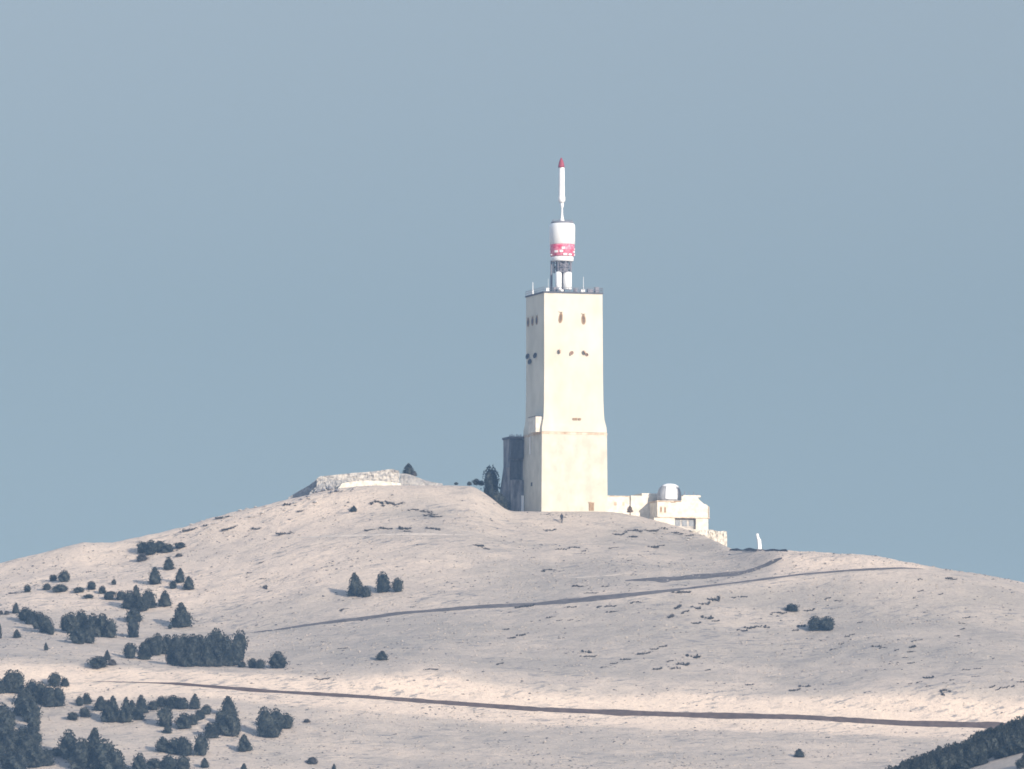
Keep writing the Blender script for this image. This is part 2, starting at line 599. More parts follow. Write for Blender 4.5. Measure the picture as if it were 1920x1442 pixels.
ribbon('road', [(160, 1277, 0.05), (300, 1281, 0.30), (330, 1282, 0.8), (500, 1296, 1.0), (700, 1308, 0.9), (850, 1319, 0.9), (1000, 1330, 1.0), (1150, 1336, 1.3),
                (1300, 1341, 1.4), (1500, 1345, 1.1), (1600, 1351, 1.0), (1700, 1357, 1.2), (1860, 1361, 1.2), (1980, 1363, 1.2)], M_ROAD, 0.74)
ribbon('road', [(430, 1191, 0.7), (520, 1181, 0.9), (600, 1169, 0.9), (680, 1160, 1.2), (750, 1150, 1.0), (900, 1138, 1.2), (1000, 1133, 1.1),
                (1080, 1126, 1.7), (1160, 1117, 1.6), (1250, 1108, 0.9), (1300, 1102, 0.8), (1400, 1090, 0.8), (1500, 1077, 0.7), (1600, 1069, 0.6),
                (1690, 1065, 0.45), (1730, 1067, 0.1)], M_TRACKGREY, 1.0)
ribbon('path', [(1172, 1089, 0.3), (1215, 1087, 1.6), (1250, 1086, 2.6), (1310, 1082, 2.3), (1370, 1077, 2.0), (1400, 1073, 1.4), (1440, 1058, 1.0),
                (1456, 1050, 0.6), (1466, 1045, 0.2)], M_TRACKGREY, 1.25)  # track and its shaded banks, shade coloured in as dark asphalt


ribbon('path', [(540, 1009, 0.1), (620, 1006, 0.7), (720, 1003, 0.5), (800, 1002, 0.8), (890, 1004, 0.3)], M_PALE)
ribbon('path', [(1040, 1085, 0.1), (1090, 1083, 0.6), (1150, 1079, 0.3), (1190, 1074, 0.1)], M_PALE)

# ------------------------------------------------------------------ pines and scrub
def crown_mesh(seed, shape):
    """unit crown, width about 1, height 1, base at z=0: a lumpy core and many needle tufts"""
    r = np.random.default_rng(seed)
    lobes = []
    if shape == 'cone':
        prof = lambda z: 0.50 * (1 - z ** 1.6) ** 0.8 * (0.72 + 0.28 * min(z / 0.18, 1)) + 0.02
        cents = [(0, 0)]
    elif shape == 'round':
        prof = lambda z: 0.47 * math.sqrt(max(1 - ((z - 0.42) / 0.58) ** 2, 0)) if z > 0.42 else 0.47 * (0.72 + 0.28 * math.sin(z / 0.42 * math.pi / 2))
        cents = [(0, 0)]
    elif shape == 'tall':
        prof = lambda z: 0.46 * max(1 - max(z - 0.5, 0) ** 2.6 * 4.2, 0.0) * (0.75 + 0.25 * min(z / 0.3, 1))
        cents = [(0, 0)]
    elif shape == 'mat':
        prof = lambda z: 0.48 * math.sqrt(max(1 - z * z, 0))
        cents = [(0, 0)]
    ph = r.uniform(0, 6.28, 6)
    am = r.uniform(0.05, 0.16, 6) * np.array([1.3, 1.3, 1.1, 0.9, 0.7, 0.6])

    def rad(z, a):
        w = 1.0
        for q in range(6):
            w += am[q] * math.sin((q + 2) * a + ph[q] + z * (5 + 2 * q))
        return prof(z) * w
    vs, fs = [], []
    nr, ns = 9, 14
    for i in range(nr):
        z = 0.03 + 0.93 * i / (nr - 1)
        for j in range(ns):
            a = 2 * math.pi * j / ns
            q = rad(z, a) * 0.80
            vs.append((q * math.cos(a), q * math.sin(a), z * 0.94))
    for i in range(nr - 1):
        for j in range(ns):
            b = i * ns + j
            c = i * ns + (j + 1) % ns
            fs.append((b, c, c + ns, b + ns))
    fs.append(tuple(range(ns))[::-1])
    fs.append(tuple((nr - 1) * ns + j for j in range(ns)))
    n_t = 520
    for _ in range(n_t):
        z = r.uniform(0, 1) ** (1.15 if shape != 'mat' else 0.8)
        a = r.uniform(0, 6.283)
        q = rad(z, a) * r.uniform(0.74, 1.03)
        c = np.array([q * math.cos(a), q * math.sin(a), max(z * r.uniform(0.97, 1.05), 0.01)])
        o = np.array([math.cos(a), math.sin(a), 0.75])
        for _k in range(3):
            d = o + r.normal(0, 0.75, 3)
            d /= np.linalg.norm(d)
            s = np.cross(d, r.normal(0, 1, 3))
            s /= np.linalg.norm(s) + 1e-9
            L, W = r.uniform(0.035, 0.075), r.uniform(0.02, 0.038)
            n0 = len(vs)
            vs += [tuple(c - s * W), tuple(c + s * W), tuple(c + d * L + s * W * 0.3)]
            fs.append((n0, n0 + 1, n0 + 2))
    for i, v in enumerate(vs):
        if v[2] < 0:
            vs[i] = (v[0], v[1], 0.0)
    return mesh_of(vs, fs, False, 'crown_' + shape)


def mat_mesh(seed):
    """ragged low scrub patch: sprays of needles strewn along a wandering line, with gaps"""
    r = np.random.default_rng(seed)
    vs, fs = [], []
    x = -0.5
    yy = r.uniform(-0.3, 0.3)
    cl = []
    while x < 0.5:
        w = r.uniform(0.06, 0.22)
        cl.append((x + w / 2, yy, w * 0.62, r.uniform(0.35, 1.0)))
        x += w * r.uniform(0.6, 1.25)
        yy = float(np.clip(yy + r.normal(0, 0.28), -0.42, 0.42))
    for (cx, cy, w, h) in cl:
        n0 = len(vs)
        ns = 9
        for (q, z) in ((1.0, 0.0), (0.85, 0.45), (0.4, 0.8)):
            for j in range(ns):
                a = 2 * math.pi * j / ns
                k = q * w * r.uniform(0.75, 1.15)
                vs.append((cx + k * math.cos(a), cy + k * 1.3 * math.sin(a), z * h))
        for i in range(2):
            for j in range(ns):
                b, c = n0 + i * ns + j, n0 + i * ns + (j + 1) % ns
                fs.append((b, c, c + ns, b + ns))
        fs.append(tuple(n0 + 2 * ns + j for j in range(ns)))
        for _ in range(70):
            a, q = r.uniform(0, 6.283), r.uniform(0.3, 1.25) * w
            c = np.array([cx + q * math.cos(a), cy + q * 1.3 * math.sin(a), r.uniform(0, 0.8) * h])
            n0b = len(vs)
            d = r.normal(0, 1, 3)
            d[2] = abs(d[2])
            s = r.normal(0, 1, 3)
            vs += [tuple(c - s * 0.018), tuple(c + s * 0.018), tuple(c + d * np.array([0.05, 0.06, 0.2]))]
            fs.append((n0b, n0b + 1, n0b + 2))
    return mesh_of(vs, fs, False, 'scrub')


CROWNS = {s: [crown_mesh(100 * k + h, s) for h in range(n)] for k, (s, n) in enumerate((('cone', 4), ('round', 4), ('tall', 2), ('mat', 4)))}
SCRUBS = [mat_mesh(900 + k) for k in range(10)]
for m_ in SCRUBS:
    m_.materials.append(M_JUNIPER)
trunk_mesh = MB().rings([[(r_ * math.cos(t), r_ * math.sin(t), z) for t in np.linspace(0, 2 * math.pi, 7)[:-1]] for r_, z in ((0.07, -0.12), (0.05, 0.2), (0.035, 0.5), (0.012, 0.85))])
trunk_me = mesh_of(trunk_mesh.v, trunk_mesh.f, False, 'trunk')
trunk_me.materials.append(M_BARK)
for s in CROWNS:
    for m_ in CROWNS[s]:
        m_.materials.append(M_JUNIPER if s == 'mat' else M_PINE)


def pine(px, base, w, h, label, group, shape=None, loc=None, name='pine_tree', cat='tree'):
    if shape is None:
        shape = 'cone' if (h > 0.85 * w and random.random() < 0.55) else 'round'
    p = loc if loc is not None else on_ground(px, base)
    sc = p[1] / 2000.0 * 0.1
    if loc is None:
        p = Vector((p.x, p.y + w * sc * 0.35, float(ground_z(p.x, p.y + w * sc * 0.35))))
        h = h + 1.5
    root = empty(name, (p[0], p[1], p[2] - 0.04), random.uniform(0, 6.28))
    root.rotation_euler = (random.uniform(-0.09, 0.09), random.uniform(-0.09, 0.09), root.rotation_euler[2])
    W, Ht = w * sc * 1.08 * random.uniform(0.9, 1.1), h * sc * random.uniform(0.90, 1.10)
    t = link('trunk', trunk_me, M_BARK, root)
    t.scale = (max(W, 0.5) * 0.8, max(W, 0.5) * 0.8, Ht)
    c = link('crown', random.choice(CROWNS[shape]), None, root)
    c.scale = (W, W, Ht)
    c.location = (0, 0, 0.02)
    return tag(root, label, cat, group)


def grove(items, label, group, shape=None):
    for it in items:
        pine(it[0], it[1], it[2], it[3], label, group, it[4] if len(it) > 4 else shape)


# the highest clump on the left slope and the little trees under it
grove([(268, 1040, 24, 19), (283, 1043, 26, 26), (300, 1037, 22, 20)], 'dark bushy pine in the clump highest on the left slope', 'pines in the highest clump', 'round')
pine(267, 1053, 24, 10, 'low flat pine bush tucked under the highest left clump', None, 'mat')
grove([(316, 1038, 20, 14, 'round'), (338, 1031, 20, 11, 'round')], 'small ragged pine just right of the highest clump', 'ragged pines beside the highest clump')
pine(336, 1045, 13, 5, 'tiny dark bush below the ragged pines near the left crest', None, 'mat')
pine(317, 1070, 20, 24, 'small pine with a leaning tip, first below the ragged pair', None, 'cone')
pine(292, 1097, 26, 27, 'pointed pine standing alone left of two smaller ones on the upper slope', None, 'cone')
pine(338, 1094, 17, 25, 'slim pointed pine between the lone pointed pine and a squat one', None, 'cone')
pine(325, 1105, 14, 13, 'tiny bush at the foot of the slim pointed pine', None, 'round')
pine(355, 1107, 21, 23, 'squat pointed pine, rightmost of the upper left slope trees', None, 'cone')
grove([(121, 1092, 19, 19), (101, 1090, 14, 11), (89, 1107, 15, 11), (114, 1112, 26, 12)], 'small pine bush in the open ring far up the left slope', 'bushes in the open ring', 'round')
pine(53, 1111, 14, 13, 'small round bush at the left end of a thin dark streak', None, 'round')
grove([(149, 1113, 20, 9), (173, 1107, 17, 15), (167, 1123, 18, 7), (193, 1114, 14, 14), (215, 1097, 9, 9), (208, 1117, 22, 6)], 'low ragged bush in the broken string left of the middle clump', 'ragged bushes in a broken string', 'round')
grove([(205, 1126, 22, 12), (227, 1126, 18, 15)], 'low bush joining the string to the middle left clump', 'low bushes beside the middle clump', 'round')
grove([(243, 1144, 28, 32, 'round'), (259, 1143, 26, 40, 'cone'), (277, 1143, 26, 32, 'round'), (268, 1148, 22, 26, 'round'), (283, 1142, 20, 22, 'round')],
      'dark pine in the tight middle clump on the left slope', 'pines in the middle clump')
pine(310, 1140, 27, 27, 'pointed pine standing just right of the middle clump', None, 'cone')
pine(252, 1169, 26, 26, 'upper pine of the narrow upright pair below the middle clump', None, 'round')
pine(251, 1196, 24, 34, 'lower pine of the narrow upright pair below the middle clump', None, 'tall')
pine(342, 1180, 41, 42, 'big broad rounded pine alone above the long dense row', None, 'cone')
pine(320, 1180, 8, 6, 'tiny bush at the left foot of the big broad pine', None, 'round')
pine(30, 1151, 14, 17, 'small pine at the upper tip of the slanting strip', None, 'cone')
grove([(3, 1153, 9, 6), (14, 1153, 10, 6)], 'tiny dark bush at the left edge above the slanting strip', 'tiny bushes at the left edge', 'mat')
grove([(47, 1165, 24, 22), (60, 1172, 26, 27), (73, 1180, 26, 28), (85, 1187, 26, 28), (97, 1191, 15, 20)], 'dark pine in the slanting strip near the left edge', 'pines in the slanting strip', 'round')
pine(33, 1197, 16, 15, 'lone little pine below the slanting strip', None, 'cone')
pine(0, 1198, 11, 26, 'pine cut by the left edge level with the lone little pine', None, 'cone')
grove([(125, 1184, 26, 32), (137, 1189, 26, 37), (152, 1188, 28, 37), (178, 1193, 26, 40), (192, 1195, 28, 40), (207, 1197, 22, 36)],
      'dark pine in the square block on the left slope', 'pines in the square block', 'round')
grove([(165, 1207, 26, 36), (147, 1208, 30, 30)], 'dark pine in the foot hanging below the square block', 'pines in the foot of the square block', 'round')
pine(88, 1220, 8, 13, 'tiny sapling on bare ground below the square block', None, 'cone')
pine(202, 1239, 14, 16, 'small round bush above two flatter ones beside the bright bank', None, 'cone')
pine(212, 1249, 17, 9, 'flat bush at the right end of the trio beside the bright bank', None, 'mat')
pine(186, 1257, 35, 18, 'broad flat bush at the edge of the bright bank', None, 'round')
# long dense row above the lower road
pine(244, 1236, 24, 30, 'small pine leading the long dense row at its left', None, 'round')
grove([(270, 1238, 28, 34), (293, 1230, 26, 36), (282, 1225, 24, 26)], 'medium pine at the thin left end of the long dense row', 'pines at the thin end of the long row', 'round')
grove([(312, 1228, 28, 38), (330, 1230, 26, 37), (345, 1226, 28, 37), (362, 1228, 26, 34), (378, 1227, 28, 36), (395, 1228, 26, 38), (410, 1226, 28, 41), (425, 1230, 24, 35),
       ], 'dark pine in the back rank of the long dense row', 'pines in the back rank of the long row', 'round')
grove([(324, 1247, 28, 36), (340, 1250, 28, 40), (356, 1251, 28, 40), (372, 1250, 28, 40), (389, 1251, 28, 42), (406, 1251, 28, 42), (423, 1250, 28, 42), (440, 1249, 26, 40)],
      'dark pine in the front rank of the long dense row', 'pines in the front rank of the long row')
pine(447, 1240, 30, 54, 'tallest upright pine at the right end of the long dense row', None, 'tall')
pine(454, 1252, 16, 12, 'small bush at the foot of the tallest row pine', None, 'round')
grove([(474, 1253, 17, 18), (490, 1254, 17, 17)], 'small round bush between the long row and the lone dome pine', 'two small bushes right of the long row', 'round')
pine(521, 1254, 30, 28, 'lone dome shaped pine right of the long dense row', None, 'round')
# trio in the middle of the slope
pine(668, 1121, 30, 42, 'tallest pointed pine of the trio above the upper road', None, 'cone')
pine(687, 1121, 17, 18, 'small bush touching the tallest pine of the trio', None, 'round')
pine(718, 1113, 26, 39, 'upright oval pine in the middle of the trio above the upper road', None, 'tall')
pine(747, 1112, 21, 26, 'smaller rounded pine, right end of the trio above the upper road', None, 'round')
pine(716, 1239, 21, 17, 'lone small pine on bare slope below the upper road', None, 'cone')
pine(663, 962, 14, 9, 'tiny pointed bush on bare ground below the rubble wall', None, 'cone')
# lower left corner
G = 'pines massed at the lower left corner'
grove([(3, 1302, 16, 26), (18, 1302, 30, 38), (35, 1303, 32, 38), (27, 1290, 22, 24)], 'dark pine in the bulge at the left edge just under the bright bank', 'pines in the left edge bulge', 'round')
grove([(60, 1312, 28, 30), (78, 1322, 28, 38), (95, 1328, 30, 40), (110, 1326, 24, 34)], 'dark pine in the arm reaching right from the left edge bulge', 'pines in the arm of the corner mass', 'round')
pine(103, 1290, 24, 22, 'small round pine on top of the arm of the corner mass', None, 'round')
pine(123, 1290, 16, 16, 'smallest round bush at the tip of the arm of the corner mass', None, 'round')
grove([(50, 1325, 28, 30), (42, 1345, 34, 44), (58, 1356, 32, 44), (66, 1374, 28, 38)], 'dark pine in the neck of the corner mass above its small pale gap', 'pines in the neck of the corner mass', 'round')
grove([(5, 1365, 32, 42), (16, 1378, 30, 42), (8, 1402, 34, 42), (2, 1430, 26, 34)], 'dark pine of the corner mass pressed against the left edge', 'corner pines against the left edge', 'round')
grove([(46, 1400, 26, 30), (64, 1404, 30, 36), (26, 1412, 34, 40), (52, 1420, 32, 36)], 'dark pine of the corner mass just under its small pale gap', 'corner pines under the pale gap', 'round')
grove([(20, 1444, 36, 38), (38, 1448, 34, 36), (68, 1442, 38, 42), (88, 1438, 26, 28)], 'dark pine of the corner mass cut by the lower edge', 'corner pines at the lower edge', 'round')
pine(108, 1420, 26, 16, 'low bush bridging the corner mass and the big lower clump', None, 'round')
pine(132, 1427, 36, 54, 'domed pine on the left shoulder of the big clump at the lower edge', None, 'round')
pine(152, 1446, 38, 52, 'broad pine in the hollow of the big clump at the lower edge', None, 'round')
pine(175, 1442, 46, 72, 'tallest pine of the big clump at the lower edge', None, 'cone')
pine(195, 1450, 42, 56, 'full pine just right of the tallest one in the lower edge clump', None, 'round')
grove([(214, 1456, 38, 42), (230, 1462, 26, 30)], 'pine in the right hand tail of the big clump at the lower edge', 'pines in the tail of the big clump', 'round')
pine(262, 1448, 28, 34, 'dome topped pine rising from the lower edge beside the big clump', None, 'round')
grove([(152, 1325, 14, 18), (165, 1322, 18, 22), (137, 1352, 20, 14), (160, 1347, 24, 16)], 'ragged bush in the loose ring under the lower road', 'bushes in the loose ring under the lower road', 'round')
grove([(190, 1335, 26, 28), (203, 1356, 26, 36), (216, 1357, 28, 42), (236, 1358, 28, 42), (248, 1346, 24, 30), (268, 1340, 26, 36, 'cone'), (262, 1352, 22, 22)],
      'dark pine in the dense clump under the lower road', 'pines in the dense clump under the lower road')
grove([(288, 1333, 22, 15), (305, 1327, 20, 16), (325, 1330, 26, 20), (342, 1332, 26, 19)], 'low pine in the thin string reaching right under the road', 'low pines in the thin string', 'round')
pine(366, 1331, 22, 28, 'pointed pine ending the thin string under the road', None, 'cone')
pine(312, 1365, 32, 34, 'egg shaped pine below the thin string', None, 'round')
pine(316, 1377, 17, 15, 'small bush hanging below the egg shaped pine', None, 'round')
grove([(347, 1369, 30, 26), (362, 1361, 20, 20), (374, 1352, 18, 18), (388, 1341, 20, 17)], 'pine in the short chain climbing towards the road', 'pines in the short climbing chain', 'round')
pine(430, 1346, 30, 32, 'pointed pine at the tip of the arrow shaped clump', None, 'cone')
pine(397, 1386, 28, 30, 'pine at the lower left barb of the arrow shaped clump', None, 'round')
grove([(416, 1362, 26, 26), (412, 1375, 26, 24)], 'pine inside the left slope of the arrow shaped clump', 'pines inside the arrow shaped clump', 'round')
grove([(431, 1383, 36, 44), (443, 1379, 20, 30)], 'pine in the wide right foot of the arrow shaped clump', 'pines in the foot of the arrow shaped clump', 'round')
pine(500, 1384, 34, 50, 'large pine on the left of the broad clump standing apart', None, 'round')
pine(519, 1374, 32, 44, 'middle pine of the broad clump standing apart', None, 'round')
pine(538, 1368, 24, 28, 'smallest pine, right side of the broad clump standing apart', None, 'round')
pine(512, 1385, 26, 24, 'low pine at the front foot of the broad clump standing apart', None, 'round')
pine(460, 1411, 28, 27, 'small pointed pine alone below the arrow shaped clump', None, 'cone')
grove([(308, 1412, 30, 26, 'cone'), (330, 1416, 28, 30), (350, 1419, 28, 28), (342, 1408, 22, 22)], 'pine in the low clump near the lower edge', 'pines in the low clump near the lower edge', 'round')
pine(378, 1419, 27, 36, 'upright pine at the right end of the low clump', None, 'tall')
grove([(290, 1444, 30, 18), (318, 1446, 32, 26), (346, 1446, 30, 26)], 'pine cut by the lower edge under the low clump', 'pines cut by the lower edge', 'round')
pine(385, 1441, 19, 16, 'small pine on the lower edge under the upright pine', None, 'cone')
pine(458, 1446, 14, 12, 'tip of a pine at the lower edge under the lone pointed pine', None, 'cone')
pine(627, 1447, 11, 12, 'tiny pine tip at the lower edge, farthest right of the left half', None, 'cone')
pine(586, 1434, 20, 10, 'flat dark bush on bare ground near the lower edge', None, 'mat')
pine(576, 1356, 13, 5, 'tiny flat bush right of the broad clump below the road', None, 'mat')
# right side
pine(1527, 1184, 26, 27, 'left half of the twin pine bushes on the right slope', None, 'round')
pine(1551, 1184, 30, 27, 'right half of the twin pine bushes on the right slope', None, 'round')
pine(1484, 1150, 25, 13, 'flat topped dark bush up and left of the twin bushes', None, 'round')
pine(1497, 1421, 22, 13, 'lone low pointed bush below the lower road on the right', None, 'cone')

# skyline trees behind the brow
pine(768, 0, 22, 24, 'dark pointed tree alone on the skyline beside the rubble wall', None, 'cone', loc=Vector((*P(766, 893, 2004)[:2], P(766, 893, 2004)[2])))
pine(0, 0, 12, 10, 'stub of bush at the right foot of the skyline tree', None, 'mat', loc=Vector(P(776, 893, 2003)))
pine(0, 0, 28, 62, 'tall dark columnar tree beside the tower annex on the skyline', None, 'tall', loc=Vector(P(922, 934, 2000)))
grove_loc = [(893, 909, 14, 11), (902, 910, 12, 9), (880, 910, 9, 7), (855, 909, 7, 5)]
for a_, b_, c_, d_ in grove_loc:
    pine(0, 0, c_, d_, 'small bush poking over the crest left of the columnar tree', 'small bushes poking over the crest', 'round', loc=Vector(P(a_, b_, 2002)))
for a_, b_, c_, d_ in [(929, 944, 22, 26), (940, 952, 20, 28), (948, 957, 16, 20)]:
    pine(0, 0, c_, d_, 'dark bush in the shaded gully between crest and tower annex', 'bushes in the shaded gully', 'round', loc=Vector(P(a_, b_, 1996)))

# low mats of scrub, dark flecks on the scree
MATS = {
    'upper': ('low dark scrub mat on pale scree above the upper road', 'scrub mats above the upper road', [
        (807, 967, 24, 4), (811, 991, 24, 5), (896, 1025, 18, 5), (911, 1029, 16, 5), (1031, 995, 24, 4), (1026, 1071, 20, 5), (999, 1046, 7, 3), (1088, 1100, 28, 5), (1051, 1031, 18, 4),
        (1073, 1028, 20, 4), (1095, 1034, 8, 3), (1183, 998, 28, 5), (1219, 996, 26, 5), (1183, 1007, 12, 6), (1160, 1003, 22, 4), (1223, 1027, 16, 7), (1240, 1024, 12, 4),
        (1260, 1001, 30, 3), (1290, 1006, 24, 3), (1240, 992, 20, 3), (1180, 1052, 10, 4), (1150, 1028, 18, 3), (492, 1056, 12, 3), (470, 1074, 14, 3), (494, 1086, 14, 3), (500, 1104, 9, 7),
        (507, 1110, 8, 3), (466, 1083, 9, 2), (597, 1093, 9, 2), (647, 1144, 22, 3), (773, 1139, 6, 3), (707, 947, 26, 7), (738, 946, 36, 5), (774, 958, 18, 4), (798, 962, 24, 5), (816, 969, 20, 5),
        (696, 995, 26, 4), (725, 991, 24, 5), (758, 992, 20, 8), (766, 997, 18, 4), (812, 993, 22, 4), (893, 1024, 10, 4), (534, 1002, 28, 6), (548, 1000, 16, 3), (484, 991, 24, 4), (462, 1006, 8, 3),
        (433, 995, 34, 5), (566, 958, 18, 4), (539, 950, 12, 6), (422, 973, 36, 5), (388, 985, 16, 4), (360, 997, 36, 6), (1108, 1113, 26, 3), (1140, 1099, 24, 3), (166, 1073, 10, 4), (32, 1112, 28, 4)]),
    'lower': ('low dark scrub mat on the grey slope below the upper road', 'scrub mats below the upper road', [
        (1274, 1111, 30, 7), (1340, 1127, 24, 9), (1322, 1134, 20, 6), (1304, 1141, 18, 6), (1284, 1150, 16, 5), (1261, 1160, 14, 8), (1274, 1142, 15, 7), (1325, 1160, 17, 8), (1305, 1170, 18, 5),
        (1340, 1165, 14, 4), (980, 1140, 28, 5), (992, 1137, 14, 6), (1072, 1139, 18, 4), (1031, 1158, 14, 5), (1048, 1164, 9, 3), (1068, 1163, 9, 3), (1144, 1139, 20, 4), (1146, 1147, 24, 4), (1123, 1140, 6, 5),
        (1190, 1131, 18, 4), (949, 1181, 12, 4), (960, 1198, 18, 5), (975, 1192, 12, 6), (1099, 1224, 11, 8), (1099, 1231, 28, 5), (1205, 1226, 22, 6), (1227, 1218, 16, 4), (1241, 1213, 14, 5),
        (1170, 1237, 18, 6), (1152, 1245, 14, 4), (1132, 1252, 14, 3), (1298, 1233, 18, 9), (1280, 1249, 22, 8), (1265, 1255, 14, 5), (1230, 1255, 16, 6), (1256, 1241, 14, 4), (1327, 1258, 12, 4),
        (1391, 1183, 20, 5), (1404, 1178, 18, 6), (1426, 1177, 24, 4), (1453, 1152, 22, 4), (1467, 1150, 16, 4), (1405, 1285, 16, 4), (937, 1246, 14, 4), (806, 1254, 26, 3), (1551, 1124, 14, 4), (1572, 1127, 14, 3),
        (1518, 1146, 18, 5), (1491, 1184, 12, 5), (1503, 1177, 14, 6), (1611, 1168, 9, 4), (1588, 1195, 8, 5), (1596, 1191, 8, 4), (1577, 1208, 9, 4), (1561, 1219, 14, 4), (1541, 1202, 11, 3), (1642, 1213, 12, 6),
        (1653, 1216, 12, 4), (1680, 1220, 10, 4), (1712, 1216, 15, 7), (1703, 1223, 10, 5), (1712, 1203, 11, 3), (1725, 1201, 9, 3), (1695, 1234, 10, 3), (1706, 1244, 14, 4), (1669, 1245, 8, 3), (1809, 1159, 14, 4),
        (1801, 1170, 12, 3), (1804, 1181, 10, 4), (1792, 1194, 14, 3), (1741, 1272, 18, 6), (1722, 1280, 14, 3), (1704, 1283, 7, 4), (1771, 1281, 12, 3), (1783, 1276, 10, 4), (1738, 1288, 9, 3), (1769, 1302, 14, 7),
        (1857, 1289, 10, 5), (1868, 1294, 9, 4), (1878, 1291, 9, 4), (1888, 1290, 9, 4), (1898, 1290, 8, 5), (1911, 1279, 15, 4), (1809, 1257, 14, 3), (1830, 1254, 12, 3), (1487, 1295, 20, 6), (1507, 1288, 16, 6),
        (1723, 1088, 7, 4), (1726, 1110, 12, 3), (1762, 1115, 8, 4), (1775, 1085, 10, 6), (1786, 1087, 12, 4), (1714, 1122, 8, 3), (728, 1166, 8, 3), (644, 1217, 18, 3), (603, 1273, 24, 3), (562, 1247, 7, 3),
        (581, 1264, 8, 3), (798, 1256, 10, 3), (610, 1204, 16, 2), (760, 1216, 12, 2), (860, 1205, 14, 2), (1390, 1119, 18, 4), (1372, 1122, 14, 3), (1827, 1268, 14, 2), (1640, 1122, 10, 2)]),
    'foot': ('low dark scrub fleck on the slope below the lower road', 'scrub flecks below the lower road', [
        (1551, 1384, 8, 4), (1692, 1408, 10, 4), (740, 1378, 10, 3), (655, 1372, 12, 2), (948, 1375, 8, 3), (985, 1381, 12, 2), (1270, 1385, 10, 2), (1450, 1401, 12, 2), (1620, 1379, 12, 2), (1460, 1432, 16, 2)]),
}
def mat_words(key, px, py):
    if key == 'upper':
        if px < 200: w = 'on the far left slope among the small bushes'
        elif px < 450: w = 'in the stony streak on the left shoulder'
        elif px < 520 and py > 1040: w = 'in the little group left of the pine trio'
        elif px < 600: w = 'on the pale shoulder left of the rubble wall' if py < 1040 else 'below the left shoulder'
        elif px < 860 and py < 975: w = 'in the upper line below the rubble wall'
        elif px < 860 and py < 1010: w = 'in the second line below the rubble wall'
        elif px < 860: w = 'near the pine trio above the upper road'
        elif px < 1120: w = 'on bare ground below the tower'
        elif py < 1012: w = 'just under the domed building'
        else: w = 'between the domed building and the dark path'
    elif key == 'lower':
        if px < 900: w = 'on the bare slope round the lone small pine'
        elif px < 1150 and py < 1175: w = 'close under the middle of the upper road'
        elif px < 1150: w = 'in the middle of the grey slope'
        elif px < 1440 and py < 1150: w = 'in the slanting chain under the upper road'
        elif px < 1440 and py < 1200: w = 'below the slanting chain'
        elif px < 1360: w = 'in the row of flecks above the lower road'
        elif px < 1530 and py > 1270: w = 'close above the lower road right of centre'
        elif px < 1600 and py < 1200: w = 'beside the twin pine bushes'
        elif px < 1630: w = 'in the trail below the twin pine bushes'
        elif px < 1740 and py > 1190 and py < 1260: w = 'in the scattered patch right of the twin bushes'
        elif py < 1130: w = 'near the right hand skyline'
        elif py < 1200: w = 'high on the far right slope'
        elif px > 1850: w = 'in the broken line at the right edge'
        else: w = 'low on the far right slope above the lower road'
    else:
        w = 'below the lower road'
    return 'low dark scrub mat ' + w, 'shrub', 'scrub mats ' + w


for key, (lab, grp, items) in MATS.items():
    for (px, py, w, h) in items:
        p = on_ground(px, py)
        sc = p.y / 20000.0
        o = link('low_shrub', random.choice(SCRUBS), None)
        yy = p.y + h * sc * 0.6
        o.location = (p.x, yy, float(ground_z(p.x, yy)) - 0.05)
        sl = math.atan2(float(ground_z(p.x, yy + 1)) - float(ground_z(p.x, yy - 1)), 2.0)
        a = math.atan2(h * 0.8, w * 0.36) * random.uniform(0.5, 1.0) * (1 if px > 560 or px < 450 else 0.8)
        if 690 < px < 930 and py < 1035:
            a = -a * 0.8
        o.rotation_mode = 'ZYX'
        o.rotation_euler = (sl, 0, a)
        Ls = w * sc / max(math.cos(a), 0.45) * random.uniform(0.9, 1.1)
        o.scale = (Ls, max(Ls * random.uniform(0.40, 0.7), h * sc * (2.6 if h >= 6 else 1.5)), min(h * sc * 0.8, 0.6))
        tag(o, *mat_words(key, px, py))

# scattered stones along the left crest and under the observatory
def stone_mesh(seed):
    r = np.random.default_rng(seed)
    vs, fs = [], []
    nr, ns = 5, 8
    for i in range(nr):
        t = i / (nr - 1)
        for j in range(ns):
            a = 2 * math.pi * j / ns
            q = math.sin(0.25 + t * 2.6) * 0.5 * r.uniform(0.78, 1.1)
            vs.append((q * math.cos(a), q * math.sin(a), t * 0.6 * r.uniform(0.92, 1.05) - 0.08))
    for i in range(nr - 1):
        for j in range(ns):
            b, c = i * ns + j, i * ns + (j + 1) % ns
            fs.append((b, c, c + ns, b + ns))
    fs.append(tuple(range(ns))[::-1])
    fs.append(tuple((nr - 1) * ns + j for j in range(ns)))
    m_ = mesh_of(vs, fs, False, 'stone')
    m_.materials.append(M_STONE)
    return m_


STONES = [stone_mesh(s) for s in range(5)]


def stones(n, x0, x1, fy_, lab, grp, smin, smax):
    for _ in range(n):
        px = random.uniform(x0, x1)
        p = on_ground(px, fy_(px))
        s = random.uniform(smin, smax)
        o = link('boulder', random.choice(STONES), None)
        o.location = (p.x, p.y, p.z)
        o.rotation_euler = (0, 0, random.uniform(0, 6.28))
        o.scale = (s * random.uniform(0.9, 1.6), s, s * random.uniform(0.6, 0.9))
        tag(o, lab, 'rock', grp)


stones(46, 330, 600, lambda x: float(Ssky(x)) + random.uniform(4, 30) * (0.5 + (x - 300) / 700), 'grey boulder in the stony streak below the left crest', 'boulders below the left crest', 0.25, 0.75)
stones(22, 1150, 1320, lambda x: 990 + random.uniform(0, 24), 'grey boulder on the slope under the domed building', 'boulders under the domed building', 0.25, 0.7)


